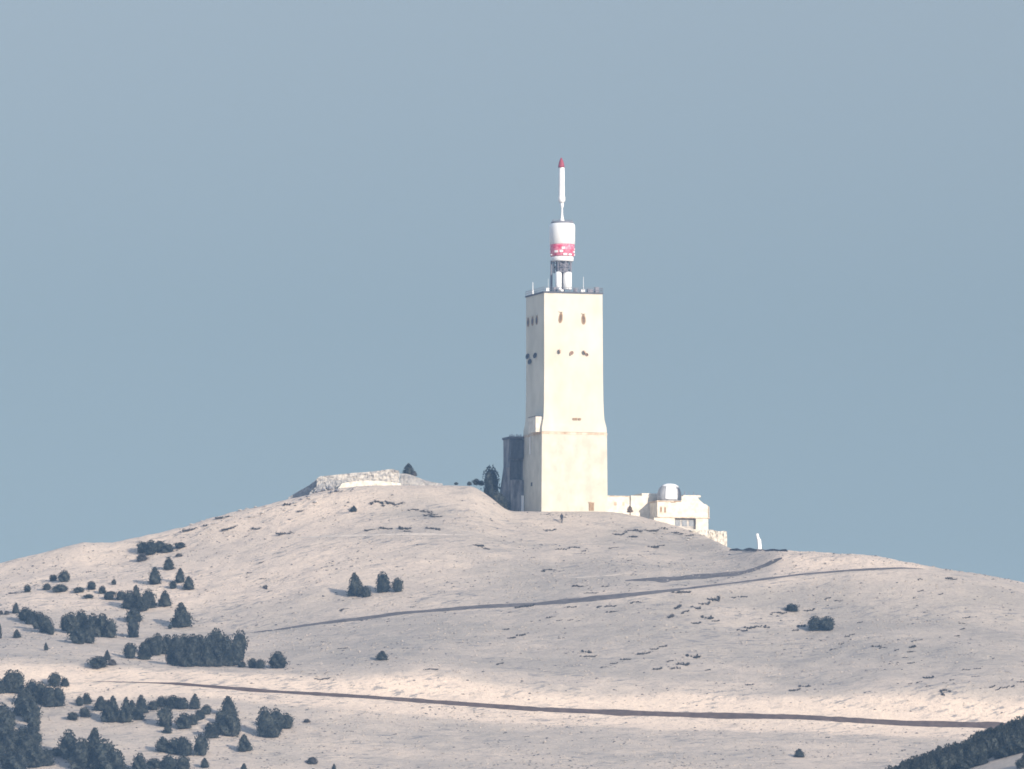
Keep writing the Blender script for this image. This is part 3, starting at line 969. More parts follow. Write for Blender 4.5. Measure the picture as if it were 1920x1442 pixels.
# loose scree: thousands of fist to head sized stones nobody could count, one object
def scree(name, n, mat, seed, smin, smax):
    r = np.random.default_rng(seed)
    x = r.uniform(-108, 108, n * 4)
    y = r.uniform(1792, 1986, n * 4)
    pxs = px_of(x, 1200.0, y)
    d = 0.5 + 0.5 * vnoise(x / 11, y / 8, 77 + seed) + 0.35 * vnoise(x / 3.5, y / 2.5, 78 + seed)
    keep = (r.uniform(0, 1.1, n * 4) < d ** 1.6) & (abs(y - YR1) > 1.8) & (abs(y - Y2(pxs)) > 1.8) & (y < YS(pxs) - 0.5)
    x, y = x[keep][:n], y[keep][:n]
    z = ground_z(x, y)
    m = len(x)
    s = smin + (smax - smin) * r.uniform(0, 1, m) ** 3
    base = np.array([[1, 0, 0], [0.3, 0.95, 0], [-0.8, 0.6, 0], [-0.8, -0.6, 0], [0.3, -0.95, 0], [0.35, 0.1, 0.75], [-0.35, 0.1, 0.7], [0, 0, -0.4]], float)
    tri = np.array([[0, 1, 5], [1, 2, 6], [1, 6, 5], [2, 3, 6], [3, 4, 6], [4, 5, 6], [4, 0, 5], [0, 4, 7], [4, 3, 7], [3, 2, 7], [2, 1, 7], [1, 0, 7]])
    a = r.uniform(0, 6.283, m)
    j = r.uniform(0.7, 1.3, (m, 8, 3))
    q = base[None] * j
    qx = (q[:, :, 0] * np.cos(a)[:, None] - q[:, :, 1] * np.sin(a)[:, None]) * s[:, None] * 0.5 * 1.4
    qy = (q[:, :, 0] * np.sin(a)[:, None] + q[:, :, 1] * np.cos(a)[:, None]) * s[:, None] * 0.5
    qz = q[:, :, 2] * s[:, None] * 0.5
    v = np.stack([qx + x[:, None], qy + y[:, None], qz + z[:, None]], -1).reshape(-1, 3)
    f = (tri[None] + 8 * np.arange(m)[:, None, None]).reshape(-1, 3)
    me_ = bpy.data.meshes.new(name)
    me_.vertices.add(len(v))
    me_.vertices.foreach_set('co', v.ravel())
    me_.loops.add(f.size)
    me_.loops.foreach_set('vertex_index', f.ravel())
    me_.polygons.add(len(f))
    me_.polygons.foreach_set('loop_start', np.arange(0, f.size, 3))
    me_.polygons.foreach_set('loop_total', np.full(len(f), 3))
    me_.update()
    me_.validate()
    return link(name, me_, mat)


M_SCREE = simple('scree stones', (0.22, 0.20, 0.185), (0.50, 0.43, 0.37), 0.9, 0.95, 0.1)
M_SCREEDK = simple('dark lichened stones', (0.09, 0.088, 0.09), (0.24, 0.22, 0.21), 0.9, 0.95, 0.1)
tag(scree('scree_stones', 16000, M_SCREE, 1, 0.12, 0.46), 'loose pale limestone stones strewn over the slope', None, None, 'stuff')
tag(scree('scree_stones', 6500, M_SCREEDK, 2, 0.12, 0.50), 'darker lichened stones strewn in drifts over the slope', None, None, 'stuff')


# ------------------------------------------------------------------ rubble wall on the left of the crest
def rough_wall(name, top, bot, Yc, thick, mat, seed, amp=0.10, n=90, rows=12):
    """top/bot: polylines in photograph coordinates; a thick uneven masonry bank"""
    x0, x1 = top[0][0], top[-1][0]
    tx = np.linspace(x0, x1, n)
    ty, by = curve(top)(tx), curve(bot)(tx)
    vs, fs = [], []
    r = np.random.default_rng(seed)
    loop = []
    for k in range(rows + 1):
        loop.append((k / rows, 0.0))
    for k in range(1, 5):
        loop.append((1.0, k / 4))
    for k in range(rows, -1, -1):
        loop.append((k / rows, 1.0))
    L = len(loop)
    Y_in = Yc
    Yf_ = Y_in if callable(Y_in) else (lambda v: Y_in)
    for i in range(n):
        Yc = float(Yf_(tx[i]))
        for (t, d) in loop:
            py = by[i] + (ty[i] - by[i]) * t
            yy = Yc + thick * d + (0.5 * t if d < 0.5 else 0)
            p = P(tx[i], py, yy)
            if t == 1.0 and d > 0:
                p[2] = P(tx[i], py, Yc)[2] + 0.0
            u_, v_ = np.array([p[0] * 1.3 + seed * 7.1]), np.array([p[2] * 2.2 + d * 5])
            e = amp * (1.3 * float(vnoise(u_, v_, seed)[0]) + 1.1 * float(vnoise(u_ * 2.7, v_ * 2.3, seed + 1)[0])) + r.normal(0, amp * 0.25)
            vs.append((p[0] + e * 0.25, p[1] + e * 1.6, p[2] + e * 0.45 * (1 if t > 0.5 else 0)))
    for i in range(n - 1):
        for j in range(L - 1):
            a = i * L + j
            fs.append((a, a + L, a + L + 1, a + 1))
    fs.append(tuple(range(L)))
    fs.append(tuple((n - 1) * L + j for j in range(L))[::-1])
    return link(name, mesh_of(vs, fs, False, name), mat)


w1 = rough_wall('rubble_wall', [(594, 897), (600, 893), (640, 889), (700, 884), (722, 881), (736, 879), (747, 882), (749, 884)],
                [(594, 925), (650, 922), (700, 920), (749, 918)], 1991.0, 6.0, M_STONE, 3, 0.075)
tag(w1, 'pale rubble stone bank with a squared right end on the left of the crest', 'wall')
w2 = rough_wall('rock_outcrop', [(750, 888), (762, 888), (776, 892), (790, 898), (806, 903), (830, 907)], [(750, 920), (830, 920)], 1999.0, 5.0, M_ROCK, 5, 0.06, 40, 6)  # far hazy hump, its haze and dark lighting put into the grey
tag(w2, 'grey rounded rock hump behind the rubble wall under the skyline tree', 'rock')
w3 = rough_wall('rock_outcrop', [(540, 933), (560, 921), (580, 910), (593, 899), (600, 896)], [(540, 945), (600, 930)], 1997.0, 5.0, M_ROCK, 6, 0.06, 40, 6)  # far shoulder, haze put into the same grey
tag(w3, 'sloping rock shoulder at the left end of the rubble wall', 'rock')

# grey slumped rock under the left half of the wall, pale bank under its right half
w4 = rough_wall('rock_outcrop', [(580, 924), (598, 908), (612, 902), (636, 900), (660, 903), (672, 906)], [(580, 935), (672, 930)], 1988.6, 2.0, M_ROCK, 15, 0.14, 60, 8)
tag(w4, 'dark slumped rock along the foot of the left half of the rubble wall', 'rock')
w5 = rough_wall('stone_bank', [(634, 915), (642, 906), (660, 903), (690, 901), (720, 902), (752, 906)], [(634, 930), (752, 924)], 1987.2, 1.6, M_HOUSE, 17, 0.05, 50, 6)
tag(w5, 'smooth pale bank sloping up to the foot of the rubble wall', 'bank')
for a_ in ((596, 917, 0.8), (606, 915, 1.0), (618, 913, 1.3), (622, 918, 0.8), (632, 916, 0.9), (578, 926, 0.7), (566, 931, 0.6)):
    g_ = on_ground(a_[0], a_[1] + 6)
    o = link('boulder', random.choice(STONES).copy(), None)
    o.data.materials.clear()
    o.data.materials.append(M_DKWALL)
    o.location = g_
    o.rotation_euler = (0, 0, random.uniform(0, 6))
    o.scale = (a_[2] * 1.3, a_[2], a_[2])
    tag(o, 'dark boulder among the rocks at the left foot of the rubble wall', 'rock', 'dark boulders at the foot of the rubble wall')

# ------------------------------------------------------------------ the tower
TH = R(17)
TC = P(1059.4, 957, 1995.0)
TC[2] = z_of(957, 1991.0)
SC = 1995.0 / 2000.0


def zt(py):
    return z_of(py, 1993.0) - z_of(957, 1993.0)


tower = empty('tower', TC, TH)
tag(tower, 'tall cream concrete tower with a flared base and red and white mast on the summit', 'tower')
# shaft: smooth profile of half sizes
prof = [(-2.0, 6.50, 6.05), (zt(957), 6.48, 6.02), (zt(816), 6.36, 5.98)]
mb = MB()
secs = []
for z, a, b in prof:
    secs.append([(-a, -b, z), (a, -b, z), (a, b, z), (-a, b, z)])
mb.rings(secs)
mb.build('plinth', M_PLINTH, tower)
mb = MB()
secs = []
for z, a, b, o_ in [(zt(811.5), 6.34, 5.95, 0), (zt(802), 6.30, 5.90, 0), (zt(796), 6.16, 5.84, -.02), (zt(788), 5.98, 5.80, -.04), (zt(776), 5.88, 5.78, -.06), (zt(750), 5.80, 5.78, -.08), (zt(700), 5.75, 5.78, -.1), (zt(552), 5.70, 5.78, -.15)]:
    secs.append([(-a + o_, -b, z), (a + o_, -b, z), (a + o_, b, z), (-a + o_, b, z)])
mb.rings(secs)
mb.build('wall', M_TOWER, tower)
MB().box(-6.42, 6.42, -6.03, 6.03, zt(816), zt(812)).build('ledge', M_STAIN, tower)
# string of stains is part of the ledge; small niche above it
for (cx, w_) in ((0.15, 0.9), (1.05, 0.5)):
    MB().box(cx - w_ / 2, cx + w_ / 2, -5.98, -5.80, zt(789), zt(785)).build('vent', M_BRONZE, tower)


def fx_(px, y=-5.8):
    """local x on the main face for a photograph column"""
    return ((px - 1059.4) * 0.1 * SC - (-y) * math.sin(TH)) / math.cos(TH)


def fy_left(px, x=-5.8):
    return -((px - 1059.4) * 0.1 * SC - x * math.cos(TH)) / math.sin(TH)


def oval_window(cx, zc, w_, h_, side='main', tilt=0.0, squash=0.0):
    """framed tall opening; on the main face (-y) or the left face (-x)"""
    def pts(a, b):
        o = []
        for j in range(14):
            t = 2 * math.pi * j / 14
            x = a * math.cos(t) * (1 - 0.25 * squash * math.sin(t))
            z = b * math.sin(t)
            o.append((x + z * tilt, z))
        return o

    def put(mbx, pl, y0, y1):
        if side == 'main':
            mbx.rings([[(cx + p[0], y0, zc + p[1]) for p in pl], [(cx + p[0], y1, zc + p[1]) for p in pl]])
        else:
            mbx.rings([[(y0, cx - p[0], zc + p[1]) for p in pl], [(y1, cx - p[0], zc + p[1]) for p in pl]])
    base = -5.79 if side == 'main' else -5.86
    a = MB()
    put(a, pts(w_ / 2, h_ / 2), base - 0.06, base + 0.15)
    wf = a.build('window', M_BRONZE, tower)
    b = MB()
    put(b, pts(w_ / 2 * 0.52, h_ / 2 * 0.66), base - 0.085, base - 0.05)
    b.build('pane', M_DARK if side != 'main' else M_BROWN, wf)  # brown tone stands for sun in the recess, darker on the shaded side
    # hood added over the opening to throw the shade of a recess
    c = MB()
    z1 = zc + h_ * 0.52
    if side == 'main':
        c.box(cx - w_ * 0.45, cx + w_ * 0.45 + max(tilt, 0) * h_ * 0.4, base - 0.28, base + 0.1, z1, z1 + 0.10)
    else:
        c.box(base - 0.28, base + 0.1, cx - w_ * 0.45, cx + w_ * 0.45, z1, z1 + 0.10)
    c.build('shade_hood', M_TOWER, wf)


oval_window(fx_(1051), zt(598), 0.80, 2.1, 'main', 0.10, 0.6)
oval_window(fx_(1094), zt(600), 0.85, 2.0, 'main', -0.03, 0.5)
for pxx in (991, 999, 1007):
    oval_window(fy_left(pxx), zt(600), 1.5, 1.7, 'left')


def dish(parent, c, r_, ax, mat, rim):
    """dish antenna on a short bracket; ax = outward direction"""
    ax = Vector(ax).normalized()
    u = ax.orthogonal().normalized()
    t = ax.cross(u)
    secs = []
    for q, dd in ((0.05, -0.10), (0.6, 0.0), (1.0, 0.16), (1.0, 0.22), (0.55, 0.09), (0.05, 0.04)):
        secs.append([Vector(c) + ax * dd * r_ + q * r_ * (math.cos(2 * math.pi * j / 14) * u + math.sin(2 * math.pi * j / 14) * t) for j in range(14)])
    d_ = MB().rings(secs).build('dish', mat, parent)
    MB().tube(Vector(c) - ax * 0.5 * r_ - Vector((0, 0, 0.05)), Vector(c) - ax * 0.08 * r_, 0.06).tube(Vector(c) + ax * 0.05 * r_, Vector(c) + ax * 0.7 * r_, 0.035).build('bracket', rim, d_)
    return d_


M_DOME = simple('shaded grey dome sheet', (0.28, 0.285, 0.30), (0.48, 0.475, 0.48), 1.2, 0.6, 0.3)  # grey puts the dome's shaded left side into its colour
M_TERR = simple('pale block masonry', (0.40, 0.36, 0.30), (0.68, 0.62, 0.53), 1.1, 0.95, 0.1, (1, 1, 1.5), 0.06, 0.36, 0.58, 6)
M_TAN = simple('tan dish paint', (0.34, 0.20, 0.14), (0.50, 0.34, 0.26), 3.0, 0.6)
dish(tower, (fx_(1048), -6.15, zt(661)), 0.42, (0.9, -0.5, 0.25), M_TAN, M_BRONZE)
dish(tower, (fx_(1071), -6.15, zt(664)), 0.42, (-0.7, -0.7, 0.3), M_TAN, M_BRONZE)
dish(tower, (fx_(1095), -6.15, zt(662)), 0.45, (0.8, -0.5, 0.6), M_TAN, M_BRONZE)
dish(tower, (fx_(1100), -6.10, zt(666)), 0.34, (-0.7, -0.5, -0.3), M_TAN, M_BRONZE)
for pxx, zz in ((992, 664), (1006, 666), (996, 675)):
    dish(tower, (-6.05, fy_left(pxx), zt(zz)), 0.55, (-0.9, -0.35, 0.2), M_DARK, M_DARK)
# door at the foot of the main face
dj = MB().box(fx_(1104, -6.0), fx_(1113, -6.0), -6.16, -5.95, -0.1, zt(943)).build('door', M_BRONZE, tower)
dj.location = (0, 0, 0)
MB().box(fx_(1103, -6.0), fx_(1114, -6.0), -6.22, -6.0, zt(943), zt(941.5)).build('frame', M_STAIN, dj)
# slit and pale drain streak on the shaded plinth
MB().box(-6.44, -6.30, fy_left(997, -6.4) - 0.5, fy_left(997, -6.4) + 0.5, zt(925), zt(903)).build('window', M_DARK, tower)
MB().tube((-6.52, fy_left(995, -6.4), zt(850)), (-6.50, fy_left(995, -6.4), zt(817)), 0.12).build('downpipe', M_WHITE, tower)
# sunlit plant room on the shoulder of the plinth
px0 = MB().box(-7.35, -5.98, -5.2, -0.6, zt(812), zt(783)).build('plant_room', M_HOUSE, tower)
MB().box(-7.42, -5.98, -5.27, -0.55, zt(783), zt(782)).build('roof', M_ROOF, px0)

# annex in the tower's shade, which also darkens its wall and cladding colours
annex = empty('annex_building', TC, TH)
tag(annex, 'dark shaded annex with a recessed bay leaning against the left flank of the tower', 'building')
MB().box(-9.05, -5.90, 6.30, 9.9, -2.0, zt(818)).build('wall', M_DKWALL, annex)
MB().box(-9.05, -6.50, 5.20, 6.296, -2.0, zt(896)).build('porch', M_DKWALL, annex)
MB().box(-9.00, -6.44, 5.30, 6.296, zt(855), zt(820)).build('cladding', M_DARK, annex)
MB().box(-8.85, -6.60, 6.20, 6.296, zt(894), zt(858)).build('window', M_DARK, annex)
MB().box(-9.25, -6.52, 5.10, 10.1, zt(818), zt(814)).build('roof', M_ROOF, annex)
for k in range(6):
    MB().box(-9.2 + 0.45 * k, -9.05 + 0.45 * k, 5.3 + 0.2 * (k % 3), 5.5 + 0.2 * (k % 3), zt(814), zt(811 - 1.5 * (k % 2))).build('railing_post', M_STEEL, annex)
# raking buttress
MB().rings([[(-10.9, 5.6, -2), (-9.05, 5.6, -2), (-9.05, 8.8, -2), (-10.9, 8.8, -2)],
            [(-10.6, 5.7, zt(950)), (-9.05, 5.7, zt(950)), (-9.05, 8.6, zt(950)), (-10.6, 8.6, zt(950))],
            [(-9.6, 5.9, zt(872)), (-9.05, 5.9, zt(872)), (-9.05, 8.2, zt(872)), (-9.6, 8.2, zt(872))]]).build('buttress', M_DKWALL, annex)
MB().box(-7.10, -6.60, 4.7, 4.95, -1.5, zt(925)).build('door', M_WHITE, annex)

# roof deck
deck = MB().box(-6.0, 5.70, -5.93, 5.95, zt(552), zt(549)).build('roof_deck', M_ROOF, tower)
rl = MB()
for k in range(13):
    x = -5.9 + 11.5 * k / 12
    for y in (-5.85, 5.85):
        rl.tube((x, y, zt(549)), (x, y, zt(540.5)), 0.035)
for k in range(13):
    y = -5.85 + 11.7 * k / 12
    for x in (-5.9, 5.6):
        rl.tube((x, y, zt(549)), (x, y, zt(540.5)), 0.035)
for hh in (545, 541):
    for y in (-5.85, 5.85):
        rl.tube((-5.9, y, zt(hh)), (5.6, y, zt(hh)), 0.035)
    for x in (-5.9, 5.6):
        rl.tube((x, -5.85, zt(hh)), (x, 5.85, zt(hh)), 0.035)
rl.build('railing', M_STEEL, tower)
for x, y, w_, h_, m_ in ((-3.6, -4.6, 0.7, 0.8, M_STEEL), (-4.9, -4.0, 0.6, 0.7, M_WHITE), (0.3, -5.0, 0.6, 0.7, M_STEEL), (1.5, -5.2, 0.8, 0.55, M_WHITE), (3.0, -4.9, 1.0, 0.6, M_STEEL),
                      (4.5, -4.8, 0.7, 1.05, M_STEEL), (5.0, -3.0, 0.5, 1.2, M_DARK), (-2.4, -5.0, 0.6, 0.5, M_WHITE)):
    MB().box(x, x + w_, y, y + w_, zt(549), zt(549) + h_).box(x - 0.04, x + w_ + 0.04, y - 0.04, y + w_ + 0.04, zt(549) + h_, zt(549) + h_ + 0.06).build('cabinet', m_, tower)
ball = MB().lathe([(0.02, zt(549) + 0.1), (0.3, zt(549) + 0.2), (0.42, zt(549) + 0.5), (0.3, zt(549) + 0.8), (0.02, zt(549) + 0.92)], (fx_(1049, -5.2), -5.2), 14).build('radome', M_WHITE, tower, True)
for (x, y, top, sz) in ((fx_(999, 1.0), 1.0, 527, 0.10), (fx_(1094, -4.5), -4.5, 519, 0.06), (fx_(1028, 0.2), 0.2, 520, 0.04), (fx_(1115, -3), -3, 536, 0.04)):
    MB().tube((x, y, zt(549)), (x, y, zt(top)), sz, sz * 0.5).tube((x, y, zt(549)), (x, y, zt(549) + 0.7), 0.16).build('whip_antenna', M_WHITE, tower)

# mast
mx = fx_(1054.5, 0.0)
mast = MB().tube((mx, 0, zt(549)), (mx, 0, zt(413)), 0.45, 0.35, 12).build('mast', M_STEEL, tower)
c_ = (mx, 0)
# two white equipment drums at the foot
MB().lathe([(0.55, zt(541)), (0.62, zt(540)), (0.62, zt(510)), (0.5, zt(508))], (mx - 1.05, -0.9), 12).build('equipment_drum', M_WHITE, mast, True)
MB().lathe([(0.75, zt(541)), (0.84, zt(540)), (0.84, zt(510)), (0.7, zt(508))], (mx + 0.70, -0.9), 14).build('equipment_drum', M_WHITE, mast, True)
# lattice legs around
lt = MB()
rr = 1.75
for k in range(8):
    a0, a1 = 2 * math.pi * k / 8, 2 * math.pi * (k + 1) / 8
    p0 = (mx + rr * math.cos(a0), rr * math.sin(a0))
    p1 = (mx + rr * math.cos(a1), rr * math.sin(a1))
    lt.tube((*p0, zt(508)), (*p0, zt(488)), 0.10)
    lt.tube((*p0, zt(508)), (*p1, zt(498)), 0.07)
    lt.tube((*p1, zt(498)), (*p0, zt(488)), 0.07)
    lt.tube((*p0, zt(508)), (*p1, zt(508)), 0.08)
    lt.tube((*p0, zt(498)), (*p1, zt(498)), 0.07)
lt.lathe([(1.15, zt(508)), (1.2, zt(507.8)), (1.2, zt(488.5)), (1.15, zt(488.3))], c_, 14)
lt.build('lattice', M_STEEL, mast)
MB().tube((mx - 2.0, 0.6, zt(549)), (mx - 2.0, 0.4, zt(486)), 0.24, 0.2, 10).build('cable_duct', M_STEEL, mast)
MB().tube((mx + 1.75, 0.8, zt(549)), (mx + 1.75, 0.8, zt(486)), 0.09).build('ladder_rail', M_STEEL, mast)
# drum
MB().lathe([(0.4, zt(488)), (1.95, zt(488)), (2.12, zt(486)), (2.12, zt(480)), (2.0, zt(478))], c_, 32).build('collar', M_WHITE, mast, True)
MB().lathe([(2.20, zt(478)), (2.26, zt(477.6)), (2.30, zt(456.5)), (2.26, zt(456))], c_, 32).build('red_band', M_RED, mast, True)
chk = MB()
rc = random.Random(4)
for row, (za, zb_) in enumerate(((zt(477.5), zt(473.5)), (zt(472.5), zt(467.5)), (zt(466), zt(461.5)))):
    for k in range(14):
        if rc.random() < (0.62, 0.45, 0.30)[row]:
            a0 = 2 * math.pi * k / 14 + 0.16 * row
            da = rc.uniform(0.22, 0.38)
            z_a, z_b = za + rc.uniform(0, 0.1), zb_ - rc.uniform(0, 0.1)
            pl = []
            for t in np.linspace(a0, a0 + da, 4):
                pl.append((mx + 2.40 * math.cos(t), 2.40 * math.sin(t)))
            for t in np.linspace(a0 + da, a0, 4):
                pl.append((mx + 2.2 * math.cos(t), 2.2 * math.sin(t)))
            chk.rings([[(*p, z_a) for p in pl], [(*p, z_b) for p in pl]])
chk.build('panel_antenna', M_WHITE, mast)
MB().lathe([(2.26, zt(456)), (2.40, zt(455)), (2.42, zt(424)), (2.36, zt(419)), (2.15, zt(416.5))], c_, 32).build('drum', M_WHITE, mast, True)
MB().lathe([(2.16, zt(416.4)), (2.05, zt(413)), (0.6, zt(412.5))], c_, 32).build('drum_cap', M_STEEL, mast, True)
nb = MB()
for k in range(8):
    a0 = 2 * math.pi * k / 8 + 0.2
    nb.tube((mx + 1.9 * math.cos(a0), 1.9 * math.sin(a0), zt(413)), (mx + 1.9 * math.cos(a0), 1.9 * math.sin(a0), zt(409.5)), 0.05)
nb.tube((mx - 1.9, 0, zt(410)), (mx + 1.9, 0, zt(410)), 0.04)
nb.build('guard_rail', M_STEEL, mast)
# needle
MB().lathe([(0.55, zt(412.5)), (0.35, zt(408)), (0.20, zt(400)), (0.16, zt(388)), (0.30, zt(384)), (0.34, zt(378))], (mx - 0.05, 0), 12).build('pole', M_WHITE, mast, True)
nd = MB().lathe([(0.36, zt(378)), (0.66, zt(374)), (0.68, zt(368)), (0.56, zt(364)), (0.60, zt(350)), (0.54, zt(345)), (0.56, zt(330)), (0.52, zt(312)), (0.48, zt(311))], (mx - 0.12, 0), 14)
nd.build('spire', M_WHITE, mast, True)
MB().lathe([(0.66, zt(311)), (0.60, zt(309)), (0.46, zt(302)), (0.25, zt(296)), (0.10, zt(293))], (mx - 0.2, 0), 14).build('spire_tip', M_DKRED, mast, True)

# ------------------------------------------------------------------ low buildings on the right
link_b = empty('link_building', TC, TH)
tag(link_b, 'long low cream building running from the tower foot to the right', 'building')
zb = zt(930)
MB().box(6.52, 11.6, -5.2, -1.0, -3.0, zb).build('wall', M_HOUSE, link_b)
MB().box(6.52, 11.7, -5.3, -0.9, zb, zb + 0.14).build('roof', M_STAIN, link_b)
for x in (8.0, 9.6):
    MB().box(x, x + 0.5, -5.24, -5.1, 1.0, 1.7).build('window', M_STAIN, link_b)


def at_tower(px, y):
    """tower-frame local x for a column at local depth y"""
    return ((px - 1059.4) * 0.1 * SC + y * math.sin(TH)) / math.cos(TH)


obs = empty('observatory', TC, TH)
tag(obs, 'stepped cream building with a small white dome near the right end of the summit', 'building')
# rear wing (1184-1232)
y0 = -5.6
MB().box(at_tower(1183, y0), at_tower(1246, y0), y0, 0.5, -4.0, zt(928)).build('rear_wing', M_HOUSE, obs)
MB().box(at_tower(1205, y0) , at_tower(1246, y0), y0 + 0.4, 0.3, zt(928), zt(923)).build('parapet', M_HOUSE, obs)
# main block: front plane at y1, left corner at 1232, left face to 1215
y1 = -10.5
xa, xb = at_tower(1232, y1), at_tower(1330, y1)
ch = at_tower(1312, y1)
MB().prism_xz([(xa, zt(970)), (xb, zt(970)), (xb, zt(950)), (xb - 0.5, zt(946)), (ch, zt(941)), (xa, zt(942))], y1, y1 + 4.85).build('main_block', M_HOUSE, obs)
MB().box(xa - 0.15, xa + 3.2, y1 - 0.15, y1 + 4.9, zt(941.5), zt(939.5)).build('terrace_slab', M_STAIN, obs)
MB().prism_xz([(xa + 3.4, zt(945)), (xb - 0.4, zt(946)), (ch + 0.2, zt(935)), (ch, zt(931)), (xa + 5.0, zt(930)), (xa + 4.4, zt(932)), (xa + 3.4, zt(933))], y1 + 1.2, y1 + 4.8).build('upper_storey', M_HOUSE, obs)
MB().box(at_tower(1280, y1 + 2), at_tower(1313, y1 + 2), y1 + 1.6, y1 + 4.6, zt(931), zt(927.5)).build('parapet', M_HOUSE, obs)
for x in (xa + 0.5, xa + 1.3):
    w_ = MB().box(x, x + 0.45, y1 - 0.05, y1 + 0.1, zt(963), zt(950)).build('window', M_STAIN, obs)
    MB().box(x + 0.08, x + 0.37, y1 - 0.07, y1 - 0.04, zt(961), zt(952)).build('pane', M_BRONZE, w_)
# overhang, open bay and right pier
MB().box(xa + 0.2, xb + 0.1, y1 - 0.1, y1 + 4.9, zt(971.5), zt(970)).build('floor_slab', M_STAIN, obs)
MB().box(at_tower(1305, y1), at_tower(1328, y1), y1 + 0.05, y1 + 4.8, -6.0, zt(971.5)).build('pier', M_HOUSE, obs)
MB().box(at_tower(1226, y1), at_tower(1265, y1), y1 + 0.05, y1 + 4.8, -5.0, zt(971.5)).build('base_wall', M_HOUSE, obs)
bay = MB().box(at_tower(1265, y1), at_tower(1305, y1), y1 + 0.8, y1 + 4.8, -5.0, zt(971.5)).build('bay', M_STONE, obs)
for k in range(3):
    MB().box(at_tower(1268 + 13 * k, y1), at_tower(1277 + 13 * k, y1), y1 + 0.72, y1 + 0.85, zt(986), zt(975)).build('window', M_GLASS, bay)
# dome
dc = (at_tower(1255, y1 + 2.2), y1 + 2.3)
def dome_r(z):
    """radius of the dome at a height"""
    zz, rr_ = zip(*[(zt(941), 2.28), (zt(934), 2.30), (zt(924), 2.22), (zt(917), 2.02), (zt(911), 1.62), (zt(907.5), 1.05), (zt(906), 0.4), (zt(905.8), 0.02)])
    return float(np.interp(z, zz, rr_))


dome = MB().lathe([(2.28, zt(941)), (2.30, zt(934)), (2.22, zt(924)), (2.02, zt(917)), (1.62, zt(911)), (1.05, zt(907.5)), (0.4, zt(906)), (0.02, zt(905.8))], dc, 32).build('dome', M_DOME, obs, True)


def dome_gore(a0, a1, z0, z1, lift, taper=0.0):
    """a curved plate that follows the dome between two bearings and two heights"""
    secs_v, n_, k_ = [], 9, 10
    mbx = MB()
    grid = []
    for i_ in range(n_ + 1):
        z = z0 + (z1 - z0) * i_ / n_
        sh = taper * i_ / n_
        row = []
        for j_ in range(k_ + 1):
            a = a0 + (a1 - a0) * (sh / 2 + (1 - sh) * j_ / k_)
            for L_ in (lift, -0.05):
                q = dome_r(z) + L_
                row.append((dc[0] + q * math.cos(a), dc[1] + q * math.sin(a), z))
        grid.append(row)
    vs_ = [p_ for row in grid for p_ in row]
    W_ = 2 * (k_ + 1)
    fs_ = []
    for i_ in range(n_):
        for j_ in range(k_):
            b_ = i_ * W_ + 2 * j_
            fs_.append((b_, b_ + 2, b_ + 2 + W_, b_ + W_))
            fs_.append((b_ + 1, b_ + 1 + W_, b_ + 3 + W_, b_ + 3))
        for b_ in (i_ * W_, i_ * W_ + 2 * k_):
            fs_.append((b_, b_ + W_, b_ + W_ + 1, b_ + 1))
    for b0 in (0, n_ * W_):
        for j_ in range(k_):
            fs_.append((b0 + 2 * j_, b0 + 2 * j_ + 1, b0 + 2 * j_ + 3, b0 + 2 * j_ + 2))
    return mbx.add(vs_, fs_)


dome_gore(R(-125), R(-72), zt(936), zt(907), 0.12, 0.0).build('shutter', M_WHITE, dome)
dome_gore(R(-150), R(-30), zt(912), zt(906.2), 0.16, 0.0).build('cap', M_WHITE, dome)
dome_gore(R(-66), R(-22), zt(938), zt(914), 0.06, 0.5).build('opening', M_DARK, dome)
MB().lathe([(2.36, zt(943)), (2.36, zt(939.5))], dc, 32).build('dome_ring', M_BRONZE, dome)

for (pxx, top_, r_) in ((1284, 919, 0.07), (1292, 921, 0.05), (1301, 920, 0.06), (1309, 923, 0.05)):
    xq = at_tower(pxx, y1 + 3)
    MB().tube((xq, y1 + 3, zt(927.5)), (xq, y1 + 3, zt(top_)), r_).box(xq - 0.3, xq + 0.3, y1 + 2.8, y1 + 3.2, zt(927.5), zt(925.8)).build('aerial', M_STEEL, obs)
for (xa_, xb_, za_, zb__) in ((5.2, 6.1, 958, 950), (7.4, 8.0, 960, 952)):
    MB().box(xa + xa_, xa + xb_, y1 - 0.06, y1 + 0.1, zt(za_), zt(zb__)).build('shutter', M_HOUSE, obs)
MB().tube((xb - 0.15, y1 - 0.1, zt(969)), (xb - 0.15, y1 - 0.1, zt(949)), 0.07).build('downpipe', M_STAIN, obs)

# stone terrace at the right end
ter = rough_wall('terrace_wall', [(1296, 992), (1318, 994), (1332, 993), (1348, 996), (1363, 996)], [(1296, 1022), (1330, 1034), (1363, 1046)], 1982.0, 6.0, M_TERR, 8, 0.10, 50, 10)
tag(ter, 'rough cream stone terrace block stepping down right of the domed building', 'wall')

# low dark wall beyond the terrace
dw = rough_wall('parapet_wall', [(1362, 1036), (1368, 1030), (1382, 1028), (1392, 1031), (1404, 1027), (1418, 1030), (1436, 1031), (1448, 1029), (1462, 1031), (1474, 1029), (1477, 1033)], [(1362, 1040), (1476, 1041)], (lambda v: float(YS(v)) - 3.4), 0.5, M_DARK, 12, 0.07, 50, 4)
dwz = [on_ground(px, 1037) for px in (1370, 1420, 1470)]
tag(dw, 'low dark wall along the brow between the stone terrace and the bright bank', 'wall')

